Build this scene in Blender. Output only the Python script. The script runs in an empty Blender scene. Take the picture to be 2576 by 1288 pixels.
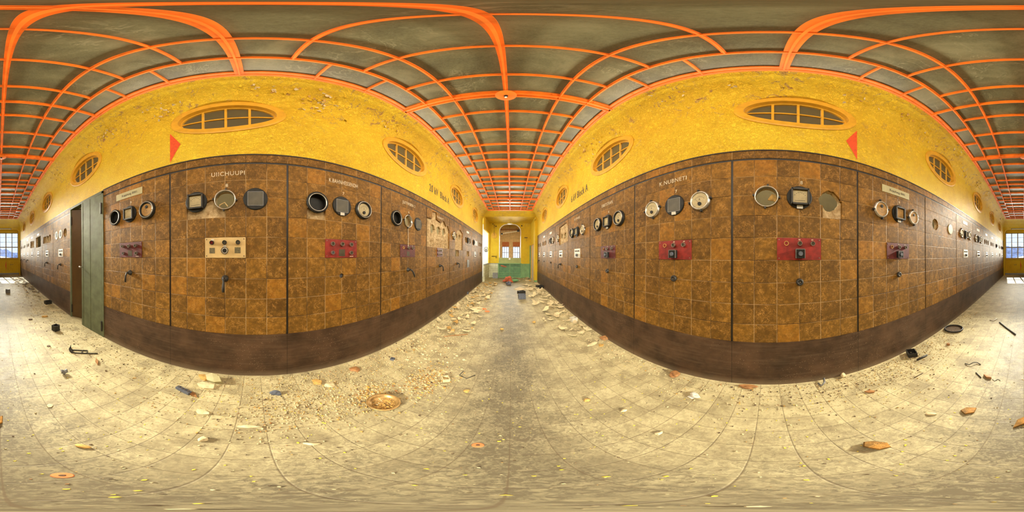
import bpy, bmesh, math, random
from mathutils import Vector, Matrix
R = math.radians
SC = bpy.context.scene
C = SC.collection
random.seed(7)

# ------------------------------------------------------------------ camera
cam = bpy.data.objects.new('camera', bpy.data.cameras.new('camera'))
C.objects.link(cam)
cam.data.type = 'PANO'
cam.data.panorama_type = 'EQUIRECTANGULAR'
cam.data.clip_start = 0.01
cam.matrix_world = (Matrix.Translation((0, 0, 1.5)) @ Matrix.Rotation(R(-0.35), 4, 'Z')
                    @ Matrix.Rotation(R(-0.36), 4, 'Y') @ Matrix.Rotation(R(90), 4, 'X'))
SC.camera = cam

# ------------------------------------------------------------------ look, world, lights
vs = SC.view_settings
vs.view_transform = 'Standard'
vs.look = 'None'
vs.gamma = 1.0
vs.exposure = -0.3
vs.use_curve_mapping = False
SC.cycles.use_denoising = True
SC.cycles.max_bounces = 8
SC.cycles.diffuse_bounces = 5
SC.cycles.glossy_bounces = 3
SC.cycles.transmission_bounces = 4
SC.cycles.sample_clamp_indirect = 6
SC.cycles.caustics_reflective = False
SC.cycles.caustics_refractive = False

W = bpy.data.worlds.new('sky')
SC.world = W
W.use_nodes = True
bg = W.node_tree.nodes['Background']
bg.inputs[0].default_value = (0.75, 0.85, 1.0, 1)
bg.inputs[1].default_value = 2.2


def light(name, kind, loc, energy, color, rot=(0, 0, 0), **kw):
    l = bpy.data.lights.new(name, kind)
    l.energy = energy
    l.color = color
    for k, v in kw.items():
        setattr(l, k, v)
    o = bpy.data.objects.new(name, l)
    o.location = loc
    o.rotation_euler = rot
    C.objects.link(o)
    return o


# daylight: the low sun through the barred rear window
s_dir = Vector((-0.095, 0.80, -0.60))
sun = light('sun', 'SUN', (0, -20, 12), 16.0, (1.0, 0.93, 0.78), angle=R(0.6))
sun.rotation_euler = s_dir.to_track_quat('-Z', 'Y').to_euler()
# daylight entering through the window openings
DAY = (1.0, 0.94, 0.76)
light('daylight_rear_window', 'AREA', (-0.07, -12.95, 2.4), 85, DAY, (R(84), 0, 0),
      shape='RECTANGLE', size=2.7, size_y=1.9, spread=R(60)).visible_camera = False
light('daylight_arched_window', 'AREA', (-0.07, 12.7, 2.3), 80, DAY, (R(-84), 0, 0),
      shape='RECTANGLE', size=2.0, size_y=1.6, spread=R(70)).visible_camera = False
light('daylight_side_opening', 'AREA', (-2.6, 10.4, 2.2), 45, (0.85, 0.92, 1.0), (0, R(-90), 0),
      shape='RECTANGLE', size=1.6, size_y=1.5).visible_camera = False
# unseen fill strips added by the oval windows, wider than each opening (left and right pairs, rear to front)
OVAL_POWER = [8, 10, 16, 32, 56, 68, 58, 36]
for i_, p_ in enumerate(OVAL_POWER):
    for x_, a_ in ((-1.50, -80), (1.37, 80)):
        light('oval_window_fill', 'AREA', (x_, -0.305 + 2.54 * (i_ - 4), 3.36), p_ * 0.9, (1.0, 0.95, 0.80), (0, R(a_), 0),
              shape='RECTANGLE', size=0.30, size_y=2.4).visible_camera = False
# unseen lamps added under the laylight as fill, the rear one raking forward
light('added_raking_light', 'AREA', (-0.065, -7.4, 3.86), 250, DAY, (R(65), 0, 0),
      shape='RECTANGLE', size=1.7, size_y=0.9, spread=R(46)).visible_camera = False
for y_, p_ in ((-9.8, 4), (-3.5, 8), (0.2, 8), (3.6, 34), (7.0, 34)):
    light('laylight_fill', 'AREA', (-0.065, y_, 3.90), p_, DAY, (0, 0, 0),
          shape='RECTANGLE', size=1.9, size_y=2.6).visible_camera = False

# ------------------------------------------------------------------ node helpers


class NT:
    def __init__(s, name):
        s.m = bpy.data.materials.new(name)
        s.m.use_nodes = True
        s.t = s.m.node_tree
        s.b = s.t.nodes['Principled BSDF']

    def n(s, typ, **kw):
        x = s.t.nodes.new(typ)
        for k, v in kw.items():
            setattr(x, k, v)
        return x

    def link(s, a, b):
        s.t.links.new(a, b)

    def put(s, sock, v):
        if isinstance(v, (int, float)):
            sock.default_value = v
        elif isinstance(v, tuple):
            sock.default_value = v if len(v) != 3 or sock.type == 'VECTOR' else (*v, 1)
        else:
            s.link(v, sock)

    def math(s, op, a, b=0.0, c=None, clamp=False):
        x = s.n('ShaderNodeMath', operation=op, use_clamp=clamp)
        s.put(x.inputs[0], a)
        s.put(x.inputs[1], b)
        if c is not None:
            s.put(x.inputs[2], c)
        return x.outputs[0]

    def vmath(s, op, a, b):
        x = s.n('ShaderNodeVectorMath', operation=op)
        s.put(x.inputs[0], a)
        s.put(x.inputs[1], b)
        return x.outputs[0]

    def pos(s):
        return s.n('ShaderNodeTexCoord').outputs['Object']

    def sep(s, v):
        x = s.n('ShaderNodeSeparateXYZ')
        s.link(v, x.inputs[0])
        return x.outputs

    def comb(s, a, b, c):
        x = s.n('ShaderNodeCombineXYZ')
        for i, v in enumerate((a, b, c)):
            s.put(x.inputs[i], v)
        return x.outputs[0]

    def noise(s, vec, scale, detail=4, rough=0.55, dist=0.0):
        x = s.n('ShaderNodeTexNoise')
        s.link(vec, x.inputs['Vector'])
        x.inputs['Scale'].default_value = scale
        x.inputs['Detail'].default_value = detail
        x.inputs['Roughness'].default_value = rough
        x.inputs['Distortion'].default_value = dist
        return x.outputs[0]

    def voro(s, vec, scale, feature='F1'):
        x = s.n('ShaderNodeTexVoronoi', feature=feature)
        s.link(vec, x.inputs['Vector'])
        x.inputs['Scale'].default_value = scale
        return x.outputs[0]

    def white(s, vec):
        x = s.n('ShaderNodeTexWhiteNoise')
        s.link(vec, x.inputs['Vector'])
        return x.outputs

    def ramp(s, f, stops, interp='LINEAR'):
        x = s.n('ShaderNodeValToRGB')
        x.color_ramp.interpolation = interp
        while len(x.color_ramp.elements) < len(stops):
            x.color_ramp.elements.new(0.5)
        for e, (p, c) in zip(x.color_ramp.elements, stops):
            e.position = p
            e.color = (*c, 1) if len(c) == 3 else c
        s.link(f, x.inputs[0])
        return x.outputs[0]

    def step(s, f, lo, hi):
        x = s.n('ShaderNodeMapRange', clamp=True)
        s.put(x.inputs[0], f)
        x.inputs[1].default_value = lo
        x.inputs[2].default_value = hi
        return x.outputs[0]

    def mix(s, f, a, b, blend='MIX'):
        x = s.n('ShaderNodeMix', data_type='RGBA', blend_type=blend)
        s.put(x.inputs[0], f)
        s.put(x.inputs[6], a)
        s.put(x.inputs[7], b)
        return x.outputs[2]

    def bump(s, h, strength=0.5, dist=0.01, normal=None):
        x = s.n('ShaderNodeBump')
        x.inputs['Strength'].default_value = strength
        x.inputs['Distance'].default_value = dist
        s.link(h, x.inputs['Height'])
        if normal is not None:
            s.link(normal, x.inputs['Normal'])
        return x.outputs[0]

    def out(s, color=None, rough=None, normal=None, metal=None, spec=None):
        if color is not None:
            s.put(s.b.inputs['Base Color'], color)
        if rough is not None:
            s.put(s.b.inputs['Roughness'], rough)
        if normal is not None:
            s.link(normal, s.b.inputs['Normal'])
        if metal is not None:
            s.put(s.b.inputs['Metallic'], metal)
        if spec is not None:
            s.put(s.b.inputs['Specular IOR Level'], spec)
        return s.m


def simple(name, col, rough=0.6, metal=0.0, var=0.25, scale=9, bump=0.15, spec=0.5):
    t = NT(name)
    p = t.pos()
    n = t.noise(p, scale, 5, 0.6)
    d = tuple(c * (1 - var) for c in col)
    l = tuple(min(1, c * (1 + var)) for c in col)
    c = t.ramp(n, [(0.3, d), (0.7, l)])
    nb = t.bump(t.noise(p, scale * 6, 3), bump, 0.003)
    return t.out(c, rough, nb, metal, spec)


# ------------------------------------------------------------------ materials
TILE = 0.2117
BASE = 0.623
TOPZ = BASE + 9 * TILE          # 2.528
YREF = -0.94


def mat_wall_tiles():
    t = NT('marbled_brown_tile')
    p = t.pos()
    x, y, z = t.sep(p)
    u = t.math('DIVIDE', t.math('SUBTRACT', y, YREF), TILE)
    v = t.math('DIVIDE', t.math('SUBTRACT', z, BASE), TILE)
    fu, fv = t.math('FLOOR', u), t.math('FLOOR', v)
    side = t.math('SIGN', x)
    cell = t.comb(fu, fv, side)
    wv, wc = t.white(cell)
    off = t.n('ShaderNodeVectorMath', operation='SCALE')
    t.link(wc, off.inputs[0])
    off.inputs['Scale'].default_value = 7.0
    pp = t.vmath('ADD', p, off.outputs[0])
    warp = t.n('ShaderNodeTexNoise')
    t.link(pp, warp.inputs['Vector'])
    warp.inputs['Scale'].default_value = 13
    warp.inputs['Detail'].default_value = 2
    wsc = t.n('ShaderNodeVectorMath', operation='SCALE')
    t.link(warp.outputs[1], wsc.inputs[0])
    wsc.inputs['Scale'].default_value = 0.16
    q = t.vmath('ADD', pp, wsc.outputs[0])
    n1 = t.noise(q, 15, 4, 0.6, 0.8)
    vein = t.math('ABSOLUTE', t.math('SUBTRACT', n1, 0.5))
    veinm = t.math('SUBTRACT', 1.0, t.step(vein, 0.0, 0.024))
    vein2 = t.math('ABSOLUTE', t.math('SUBTRACT', t.noise(q, 26, 3, 0.6, 1.5), 0.52))
    veinm2 = t.math('SUBTRACT', 1.0, t.step(vein2, 0.0, 0.020))
    vgate = t.step(t.noise(pp, 10, 3), 0.38, 0.60)
    vm = t.math('MULTIPLY', t.math('MAXIMUM', veinm, t.math('MULTIPLY', veinm2, 0.7)), vgate)
    # tone of each tile, plus slow drift across the wall
    drift = t.noise(p, 0.55, 2, 0.5)
    tone = t.math('ADD', t.math('ADD', 0.08, t.math('MULTIPLY', wv, 0.20)), t.math('MULTIPLY', t.noise(pp, 20, 6, 0.75), 0.74))
    base = t.ramp(tone, [(0.26, (0.068, 0.034, 0.007)), (0.44, (0.115, 0.057, 0.010)),
                         (0.60, (0.180, 0.089, 0.013)), (0.78, (0.34, 0.160, 0.018))])
    grey = t.mix(t.step(drift, 0.5, 0.75), base, (0.105, 0.065, 0.022))
    base = t.mix(0.25, base, grey)
    col = t.mix(t.math('MULTIPLY', vm, 0.80), base, (0.52, 0.27, 0.065))
    hot = t.math('MULTIPLY', t.step(wv, 0.80, 0.92), t.step(t.noise(pp, 12, 5, 0.7), 0.35, 0.65))
    col = t.mix(t.math('MULTIPLY', hot, 0.38), col, (0.40, 0.15, 0.012))
    blot = t.step(t.noise(pp, 30, 3, 0.7), 0.62, 0.75)
    col = t.mix(t.math('MULTIPLY', blot, 0.35), col, (0.035, 0.019, 0.007))
    # grout
    ru, rv = t.math('FRACT', u), t.math('FRACT', v)
    eu = t.math('MINIMUM', ru, t.math('SUBTRACT', 1.0, ru))
    ev = t.math('MINIMUM', rv, t.math('SUBTRACT', 1.0, rv))
    e = t.math('MINIMUM', eu, ev)
    gm = t.math('SUBTRACT', 1.0, t.step(e, 0.008, 0.016))
    gcol = t.mix(t.step(t.noise(p, 3.2, 3), 0.42, 0.56), (0.05, 0.028, 0.012), (0.42, 0.27, 0.12))
    col = t.mix(t.math('MULTIPLY', gm, 0.85), col, gcol)
    h = t.math('ADD', t.math('MULTIPLY', t.step(e, 0.0, 0.03), 1.0), t.math('MULTIPLY', t.noise(pp, 22, 3), 0.35))
    r = t.math('ADD', 0.42, t.math('MULTIPLY', t.noise(p, 18, 4), 0.35))
    return t.out(col, r, t.bump(h, 0.6, 0.005), spec=0.2)


def mat_yellow():
    t = NT('yellow_plaster')
    p = t.pos()
    x, y, z = t.sep(p)
    big = t.noise(p, 0.9, 3, 0.55)
    med = t.noise(p, 5, 4, 0.6)
    col = t.ramp(t.math('ADD', t.math('MULTIPLY', big, 0.6), t.math('MULTIPLY', med, 0.4)),
                 [(0.3, (0.70, 0.43, 0.022)), (0.5, (0.84, 0.57, 0.028)), (0.7, (0.90, 0.67, 0.040))])
    # flaked spots: pale undercoat, mostly high on the cove
    high = t.step(z, 3.2, 3.75)
    fl = t.noise(p, 9, 6, 0.72, 1.2)
    gate = t.step(t.noise(p, 1.5, 2), 0.40, 0.60)
    mk = t.math('MULTIPLY', t.math('MULTIPLY', t.step(fl, 0.565, 0.59), gate), t.math('ADD', 0.25, high), clamp=True)
    mk2 = t.math('MULTIPLY', t.math('MULTIPLY', t.step(fl, 0.61, 0.63), gate), high)
    col = t.mix(mk, col, (0.60, 0.42, 0.11))
    col = t.mix(mk2, col, (0.42, 0.19, 0.05))
    # dirt spots
    vz = t.math('SUBTRACT', 1.0, t.step(t.voro(p, 14), 0.06, 0.10))
    vz = t.math('MULTIPLY', vz, t.step(t.noise(p, 2.2, 2), 0.5, 0.6))
    col = t.mix(t.math('MULTIPLY', vz, 0.5), col, (0.28, 0.17, 0.04))
    worm = t.math('ABSOLUTE', t.math('SUBTRACT', t.noise(p, 24, 3, 0.6, 1.2), 0.5))
    h = t.math('ADD', t.math('MULTIPLY', t.step(worm, 0, 0.09), 0.8), t.math('MULTIPLY', t.noise(p, 60, 3), 0.5))
    nb = t.bump(h, 0.75, 0.014)
    nb = t.bump(t.math('ADD', fl, t.math('MULTIPLY', mk, -0.6)), 0.45, 0.02, nb)
    return t.out(col, 0.62, nb, spec=0.3)


def mat_base():
    t = NT('brown_skirting_plaster')
    p = t.pos()
    x, y, z = t.sep(p)
    n = t.noise(p, 3.5, 5, 0.6)
    col = t.ramp(n, [(0.3, (0.040, 0.023, 0.013)), (0.7, (0.110, 0.062, 0.034))])
    st = t.noise(t.comb(x, t.math('MULTIPLY', y, 0.8), t.math('MULTIPLY', z, 12)), 3, 4, 0.7)
    col = t.mix(t.math('MULTIPLY', t.step(st, 0.5, 0.8), 0.35), col, (0.20, 0.14, 0.09))
    dust = t.math('SUBTRACT', 1.0, t.step(t.voro(p, 42), 0.10, 0.17))
    dust = t.math('MULTIPLY', dust, t.step(t.noise(p, 1.8, 3), 0.47, 0.60))
    col = t.mix(t.math('MULTIPLY', dust, 0.7), col, (0.40, 0.28, 0.17))
    low = t.math('SUBTRACT', 1.0, t.step(z, 0.0, 0.10))
    col = t.mix(t.math('MULTIPLY', low, 0.35), col, (0.34, 0.27, 0.18))
    crack = t.math('SUBTRACT', 1.0, t.step(t.math('ABSOLUTE', t.math('SUBTRACT', t.math('FRACT', t.math('DIVIDE', t.math('ADD', y, 0.94), 1.27)), 0.5)), 0.4965, 0.499))
    crack = t.math('SUBTRACT', 1.0, crack)
    col = t.mix(t.math('MULTIPLY', crack, 0.7), col, (0.02, 0.014, 0.01))
    return t.out(col, 0.5, t.bump(t.math('ADD', n, t.math('MULTIPLY', dust, 0.6)), 0.3, 0.006), spec=0.2)


def mat_floor():
    t = NT('worn_cream_floor_tiles')
    p = t.pos()
    x, y, z = t.sep(p)
    S = 0.1628
    u = t.math('DIVIDE', t.math('ADD', x, -0.004), S)
    v = t.math('DIVIDE', t.math('ADD', y, 0.1055), S)
    cell = t.comb(t.math('FLOOR', u), t.math('FLOOR', v), 0.0)
    wv, wc = t.white(cell)
    ru, rv = t.math('FRACT', u), t.math('FRACT', v)
    eu = t.math('MINIMUM', ru, t.math('SUBTRACT', 1.0, ru))
    ev = t.math('MINIMUM', rv, t.math('SUBTRACT', 1.0, rv))
    n = t.noise(p, 4.0, 8, 0.70, 0.4)
    col = t.ramp(t.math('ADD', t.math('MULTIPLY', n, 0.84), t.math('MULTIPLY', wv, 0.08)),
                 [(0.34, (0.32, 0.27, 0.145)), (0.5, (0.56, 0.49, 0.27)), (0.68, (0.72, 0.64, 0.37))])
    # worn core strip down the middle; around it the colour darkens away from the walls
    mid_dark = t.math('SUBTRACT', 1.0, t.step(t.math('ABSOLUTE', t.math('ADD', x, 0.0)), 0.10, 1.35))
    dn = t.step(t.noise(p, 3.5, 6, 0.7, 0.6), 0.38, 0.62)
    core = t.math('SUBTRACT', 1.0, t.step(t.math('ABSOLUTE', t.math('ADD', x, t.math('MULTIPLY', t.math('SUBTRACT', t.noise(p, 1.3, 3), 0.5), 0.6))), 0.08, 0.42))
    dirt_tone = t.math('MULTIPLY', mid_dark, t.math('ADD', 0.62, t.math('MULTIPLY', dn, 0.38)))
    fine = t.step(t.noise(p, 38, 5, 0.75, 1.0), 0.40, 0.62)
    dirt_tone = t.math('MULTIPLY', dirt_tone, t.math('ADD', 0.55, t.math('MULTIPLY', fine, 0.55)), clamp=True)
    dirt_tone = t.math('ADD', dirt_tone, t.math('MULTIPLY', core, 0.25), clamp=True)
    col = t.mix(dirt_tone, col, (0.105, 0.088, 0.048))
    col = t.mix(t.math('MULTIPLY', fine, 0.22), col, (0.16, 0.12, 0.06))
    # rings and scuffs of dried dirt
    sc = t.noise(t.vmath('ADD', p, (3.0, 1.0, 0.0)), 11, 5, 0.7, 2.6)
    sm = t.math('MULTIPLY', t.math('SUBTRACT', 1.0, t.step(t.math('ABSOLUTE', t.math('SUBTRACT', sc, 0.5)), 0.0, 0.03)),
                t.step(t.noise(p, 2.1, 2), 0.48, 0.62))
    col = t.mix(t.math('MULTIPLY', sm, 0.5), col, (0.13, 0.10, 0.06))
    spk = t.math('SUBTRACT', 1.0, t.step(t.voro(p, 60), 0.10, 0.16))
    spk = t.math('MULTIPLY', spk, t.step(t.noise(p, 7, 2), 0.5, 0.58))
    col = t.mix(t.math('MULTIPLY', spk, 0.6), col, (0.16, 0.11, 0.05))
    wob = t.math('MULTIPLY', t.math('SUBTRACT', t.noise(p, 25, 2), 0.5), 0.02)
    e = t.math('ADD', t.math('MINIMUM', eu, ev), wob)
    gm = t.math('SUBTRACT', 1.0, t.step(e, 0.006, 0.015))
    col = t.mix(t.math('MULTIPLY', gm, 0.75), col, (0.11, 0.078, 0.04))
    r = t.math('ADD', 0.42, t.math('MULTIPLY', t.noise(p, 9, 5, 0.7), 0.40))
    h = t.math('ADD', t.step(e, 0.0, 0.03), t.math('MULTIPLY', t.noise(p, 14, 3), 0.25))
    return t.out(col, r, t.bump(h, 0.4, 0.003))


def mat_pane():
    t = NT('dusty_wired_glass')
    p = t.pos()
    n = t.noise(p, 2.4, 6, 0.65, 0.5)
    col = t.ramp(n, [(0.3, (0.058, 0.052, 0.024)), (0.5, (0.105, 0.096, 0.046)), (0.7, (0.19, 0.17, 0.09))])
    gr = t.step(t.noise(p, 85, 4, 0.8), 0.35, 0.7)
    col = t.mix(t.math('MULTIPLY', gr, 0.35), col, (0.24, 0.22, 0.125))
    st = t.math('SUBTRACT', 1.0, t.step(t.math('ABSOLUTE', t.math('SUBTRACT', t.noise(p, 3.5, 4, 0.6, 1.5), 0.56)), 0.0, 0.02))
    st = t.math('MULTIPLY', st, t.step(t.noise(p, 1.7, 2), 0.5, 0.6))
    col = t.mix(t.math('MULTIPLY', st, 0.4), col, (0.36, 0.33, 0.20))
    return t.out(col, 0.38, t.bump(t.noise(p, 70, 3, 0.7), 0.5, 0.003))


def mat_mortar():
    t = NT('bare_mortar')
    p = t.pos()
    n = t.noise(p, 16, 6, 0.65, 0.5)
    col = t.ramp(n, [(0.3, (0.26, 0.165, 0.07)), (0.5, (0.52, 0.38, 0.20)), (0.7, (0.74, 0.60, 0.36))])
    return t.out(col, 0.9, t.bump(n, 0.9, 0.02), spec=0.2)


M = {}
M['tile'] = mat_wall_tiles()
M['yellow'] = mat_yellow()
M['base'] = mat_base()
M['floor'] = mat_floor()
M['pane'] = mat_pane()
M['mortar'] = mat_mortar()
M['orange'] = simple('orange_paint', (0.74, 0.160, 0.006), 0.55, 0, 0.22, 7, 0.25)
M['frame'] = simple('yellow_frame_paint', (0.66, 0.36, 0.022), 0.5, 0, 0.15, 8)
M['black'] = simple('black_joint', (0.014, 0.013, 0.011), 0.5, 0, 0.3, 20)
M['bakelite'] = simple('black_bakelite', (0.014, 0.014, 0.012), 0.5, 0, 0.3, 30, 0.15, 0.25)
M['chrome'] = simple('tarnished_steel', (0.42, 0.39, 0.33), 0.32, 0.9, 0.25, 40)
M['dial'] = simple('cream_dial_paper', (0.50, 0.42, 0.23), 0.6, 0, 0.15, 25)
M['dial_brown'] = simple('browned_dial_paper', (0.42, 0.24, 0.07), 0.6, 0, 0.2, 25)
M['ink'] = simple('black_ink', (0.02, 0.02, 0.02), 0.6, 0, 0.1, 20)
M['redplate'] = simple('red_lacquered_plate', (0.23, 0.014, 0.008), 0.5, 0, 0.4, 14)
M['purpleplate'] = simple('dark_maroon_plate', (0.10, 0.014, 0.014), 0.5, 0, 0.45, 16)
M['brassplate'] = simple('beige_metal_plate', (0.62, 0.45, 0.20), 0.42, 0.15, 0.12, 8)
M['whiteplate'] = simple('white_metal_plate', (0.60, 0.57, 0.48), 0.45, 0, 0.08, 12)
M['sign'] = simple('olive_cream_sign', (0.40, 0.36, 0.18), 0.5, 0, 0.12, 12)
M['letter'] = simple('pale_lettering', (0.62, 0.53, 0.36), 0.6, 0, 0.35, 60)
M['stencil'] = simple('grey_stencil_paint', (0.10, 0.085, 0.05), 0.7, 0, 0.3, 40)
M['redarrow'] = simple('red_arrow_paint', (0.72, 0.075, 0.012), 0.6, 0, 0.2, 30, 0.5)
M['redlens'] = simple('dark_red_lens', (0.15, 0.012, 0.014), 0.2)
M['greylens'] = simple('grey_lens', (0.075, 0.066, 0.042), 0.4, 0, 0.3, 9, 0.1, 0.3)
M['grill'] = simple('olive_grill', (0.12, 0.10, 0.045), 0.6, 0, 0.5, 90)
M['doorgreen'] = simple('grey_green_door_paint', (0.115, 0.130, 0.070), 0.6, 0, 0.28, 5, 0.15, 0.25)
M['doorbrown'] = simple('brown_door_back', (0.095, 0.050, 0.015), 0.5, 0, 0.2, 4)
M['green'] = simple('green_cabinet_paint', (0.11, 0.27, 0.11), 0.5, 0, 0.25, 5)
M['greenpale'] = simple('pale_green_dado_paint', (0.18, 0.34, 0.13), 0.55, 0, 0.2, 4)
M['olive'] = simple('olive_sill_panel', (0.33, 0.36, 0.12), 0.55, 0, 0.15, 4)
M['concrete'] = simple('grey_passage_plaster', (0.36, 0.33, 0.22), 0.85, 0, 0.2, 2, 0.3)
M['white'] = simple('whitewash', (0.85, 0.84, 0.80), 0.8, 0, 0.06, 3)
M['boards'] = simple('faded_timber_boarding', (0.62, 0.47, 0.30), 0.7, 0, 0.22, 6)
M['brick'] = simple('red_brick', (0.45, 0.16, 0.08), 0.85, 0, 0.45, 30, 0.4)
M['steel'] = simple('grey_steel', (0.19, 0.19, 0.185), 0.45, 0.4, 0.25, 12)
M['blackmetal'] = simple('black_scrap_metal', (0.03, 0.028, 0.024), 0.5, 0.3, 0.4, 25)
M['plaster'] = simple('fallen_plaster', (0.62, 0.52, 0.30), 0.85, 0, 0.30, 22, 0.5)
M['ochre'] = simple('ochre_flake', (0.50, 0.30, 0.08), 0.8, 0, 0.4, 22, 0.4)
M['wood'] = simple('split_brown_wood', (0.33, 0.155, 0.05), 0.65, 0, 0.35, 20, 0.4)
M['leaf'] = simple('yellow_leaf', (0.78, 0.60, 0.05), 0.6, 0, 0.2, 30)
M['chipdark'] = simple('dark_crumb', (0.10, 0.065, 0.035), 0.8, 0, 0.4, 40)
M['slate'] = simple('blue_grey_plastic', (0.09, 0.10, 0.125), 0.5, 0, 0.3, 30)
M['paper'] = simple('stained_board', (0.58, 0.47, 0.27), 0.8, 0, 0.12, 6)
M['redthing'] = simple('faded_red_rag', (0.50, 0.12, 0.05), 0.8, 0, 0.5, 40)
M['orangedisc'] = simple('orange_disc_paint', (0.72, 0.20, 0.06), 0.6, 0, 0.2, 30)
M['lamp'] = simple('white_enamel', (0.75, 0.73, 0.66), 0.35, 0, 0.1, 8)
M['tube'] = simple('dead_lamp_tube', (0.80, 0.78, 0.70), 0.3, 0, 0.1, 8)
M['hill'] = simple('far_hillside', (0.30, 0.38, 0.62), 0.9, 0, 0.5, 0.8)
M['snow'] = simple('pale_ground', (0.75, 0.75, 0.72), 0.9, 0, 0.1, 0.5)


def mat_glass(name, tint=(0.5, 0.5, 0.42), mixf=0.45):
    t = NT(name)
    tr = t.n('ShaderNodeBsdfTransparent')
    tr.inputs[0].default_value = (*tint, 1)
    mx = t.n('ShaderNodeMixShader')
    dirt_tone = t.noise(t.pos(), 6, 4)
    t.put(mx.inputs[0], t.math('ADD', mixf - 0.15, t.math('MULTIPLY', dirt_tone, 0.3)))
    t.out((0.18, 0.165, 0.11), 0.15)
    t.link(tr.outputs[0], mx.inputs[1])
    t.link(t.b.outputs[0], mx.inputs[2])
    t.link(mx.outputs[0], t.t.nodes['Material Output'].inputs[0])
    return t.m


M['glass'] = mat_glass('dusty_window_glass')
M['dish'] = simple('rusty_brass_dish', (0.40, 0.25, 0.09), 0.38, 0.5, 0.4, 14)
M['clear'] = mat_glass('clear_window_glass', (0.95, 0.97, 1.0), 0.16)


def mat_white_tiles():
    t = NT('pale_dado_tiles')
    p = t.pos()
    x, y, z = t.sep(p)
    S = 0.155
    fr = [t.math('FRACT', t.math('DIVIDE', a, S)) for a in (x, y, z)]
    es = [t.math('MINIMUM', f, t.math('SUBTRACT', 1.0, f)) for f in fr]
    nrm = t.n('ShaderNodeNewGeometry').outputs['Normal']
    nx, ny, nz = t.sep(nrm)
    big = t.math('ABSOLUTE', nx)
    ex = t.math('ADD', es[0], t.math('GREATER_THAN', big, 0.5))
    ey = t.math('ADD', es[1], t.math('LESS_THAN', big, 0.5))
    e = t.math('MINIMUM', t.math('MINIMUM', ex, ey), es[2])
    gm = t.math('SUBTRACT', 1.0, t.step(e, 0.01, 0.04))
    c = t.mix(gm, t.ramp(t.noise(p, 4, 3), [(0.3, (0.50, 0.50, 0.30)), (0.7, (0.70, 0.70, 0.48))]), (0.30, 0.27, 0.14))
    return t.out(c, 0.25)


M['dado'] = mat_white_tiles()

# ------------------------------------------------------------------ geometry helpers


def link_mesh(name, bm, mat, parent=None, smooth=False, recalc=True):
    if recalc:
        bmesh.ops.recalc_face_normals(bm, faces=bm.faces)
    me = bpy.data.meshes.new(name)
    bm.to_mesh(me)
    bm.free()
    mats = mat if isinstance(mat, (list, tuple)) else [mat]
    for m in mats:
        me.materials.append(M[m])
    if smooth:
        for p in me.polygons:
            p.use_smooth = True
    o = bpy.data.objects.new(name, me)
    C.objects.link(o)
    if parent is not None:
        o.parent = parent
    return o


def tag(o, label, cat, group=None):
    o['label'] = label
    o['category'] = cat
    if group:
        o['group'] = group
    return o


def struct(o):
    o['kind'] = 'structure'
    return o


def empty(name, loc, rz=0):
    o = bpy.data.objects.new(name, None)
    o.empty_display_size = 0.05
    o.location = loc
    o.rotation_euler = (0, 0, rz)
    C.objects.link(o)
    return o


def box(bm, x0, x1, y0, y1, z0, z1, mi=0):
    vs_ = [bm.verts.new((x, y, z)) for x in (x0, x1) for y in (y0, y1) for z in (z0, z1)]
    for f in ((0, 1, 3, 2), (4, 6, 7, 5), (0, 4, 5, 1), (2, 3, 7, 6), (0, 2, 6, 4), (1, 5, 7, 3)):
        bm.faces.new([vs_[i] for i in f]).material_index = mi
    return vs_


def bmbox(*a):
    bm = bmesh.new()
    box(bm, *a)
    return bm


def xform(verts, mtx):
    for v in verts:
        v.co = mtx @ v.co


def lathe(bm, prof, seg=32, axis='Y', cx=0, cy=0, cz=0, sx=1, sz=1, a0=0, a1=2 * math.pi, mi=0):
    """prof: list of (radius, depth); rotates in the xz plane, depth along y"""
    full = abs(a1 - a0 - 2 * math.pi) < 1e-6
    n = seg if full else seg + 1
    rings = []
    for r, d in prof:
        if r < 1e-6:
            rings.append([bm.verts.new((cx, cy + d, cz))])
            continue
        ring = []
        for i in range(n):
            a = a0 + (a1 - a0) * i / seg
            ring.append(bm.verts.new((cx + r * math.cos(a) * sx, cy + d, cz + r * math.sin(a) * sz)))
        rings.append(ring)
    for A, B in zip(rings, rings[1:]):
        m = seg
        for i in range(m):
            j = (i + 1) % n
            if len(A) == 1 and len(B) == 1:
                continue
            if len(A) == 1:
                f = (A[0], B[j], B[i])
            elif len(B) == 1:
                f = (A[i], A[j], B[0])
            else:
                f = (A[i], A[j], B[j], B[i])
            bm.faces.new(f).material_index = mi
    return bm


def disc(bm, r, y, cx=0, cz=0, seg=28, mi=0):
    bm.faces.new([bm.verts.new((cx + r * math.cos(2 * math.pi * i / seg), y, cz + r * math.sin(2 * math.pi * i / seg)))
                  for i in range(seg)]).material_index = mi


def tube(bm, pts, r, seg=8, mi=0, cap=True):
    pts = [Vector(p) for p in pts]
    rs = r if isinstance(r, (list, tuple)) else [r] * len(pts)
    rings = []
    up = Vector((0, 0, 1))
    for i, p in enumerate(pts):
        d = (pts[min(i + 1, len(pts) - 1)] - pts[max(i - 1, 0)]).normalized()
        a = d.cross(up)
        if a.length < 0.1:
            a = d.cross(Vector((1, 0, 0)))
        a.normalize()
        b = d.cross(a).normalized()
        rings.append([bm.verts.new(p + (a * math.cos(2 * math.pi * k / seg) + b * math.sin(2 * math.pi * k / seg)) * rs[i])
                      for k in range(seg)])
    for A, B in zip(rings, rings[1:]):
        for k in range(seg):
            bm.faces.new((A[k], A[(k + 1) % seg], B[(k + 1) % seg], B[k])).material_index = mi
    if cap:
        bm.faces.new(rings[0]).material_index = mi
        bm.faces.new(rings[-1]).material_index = mi


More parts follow.
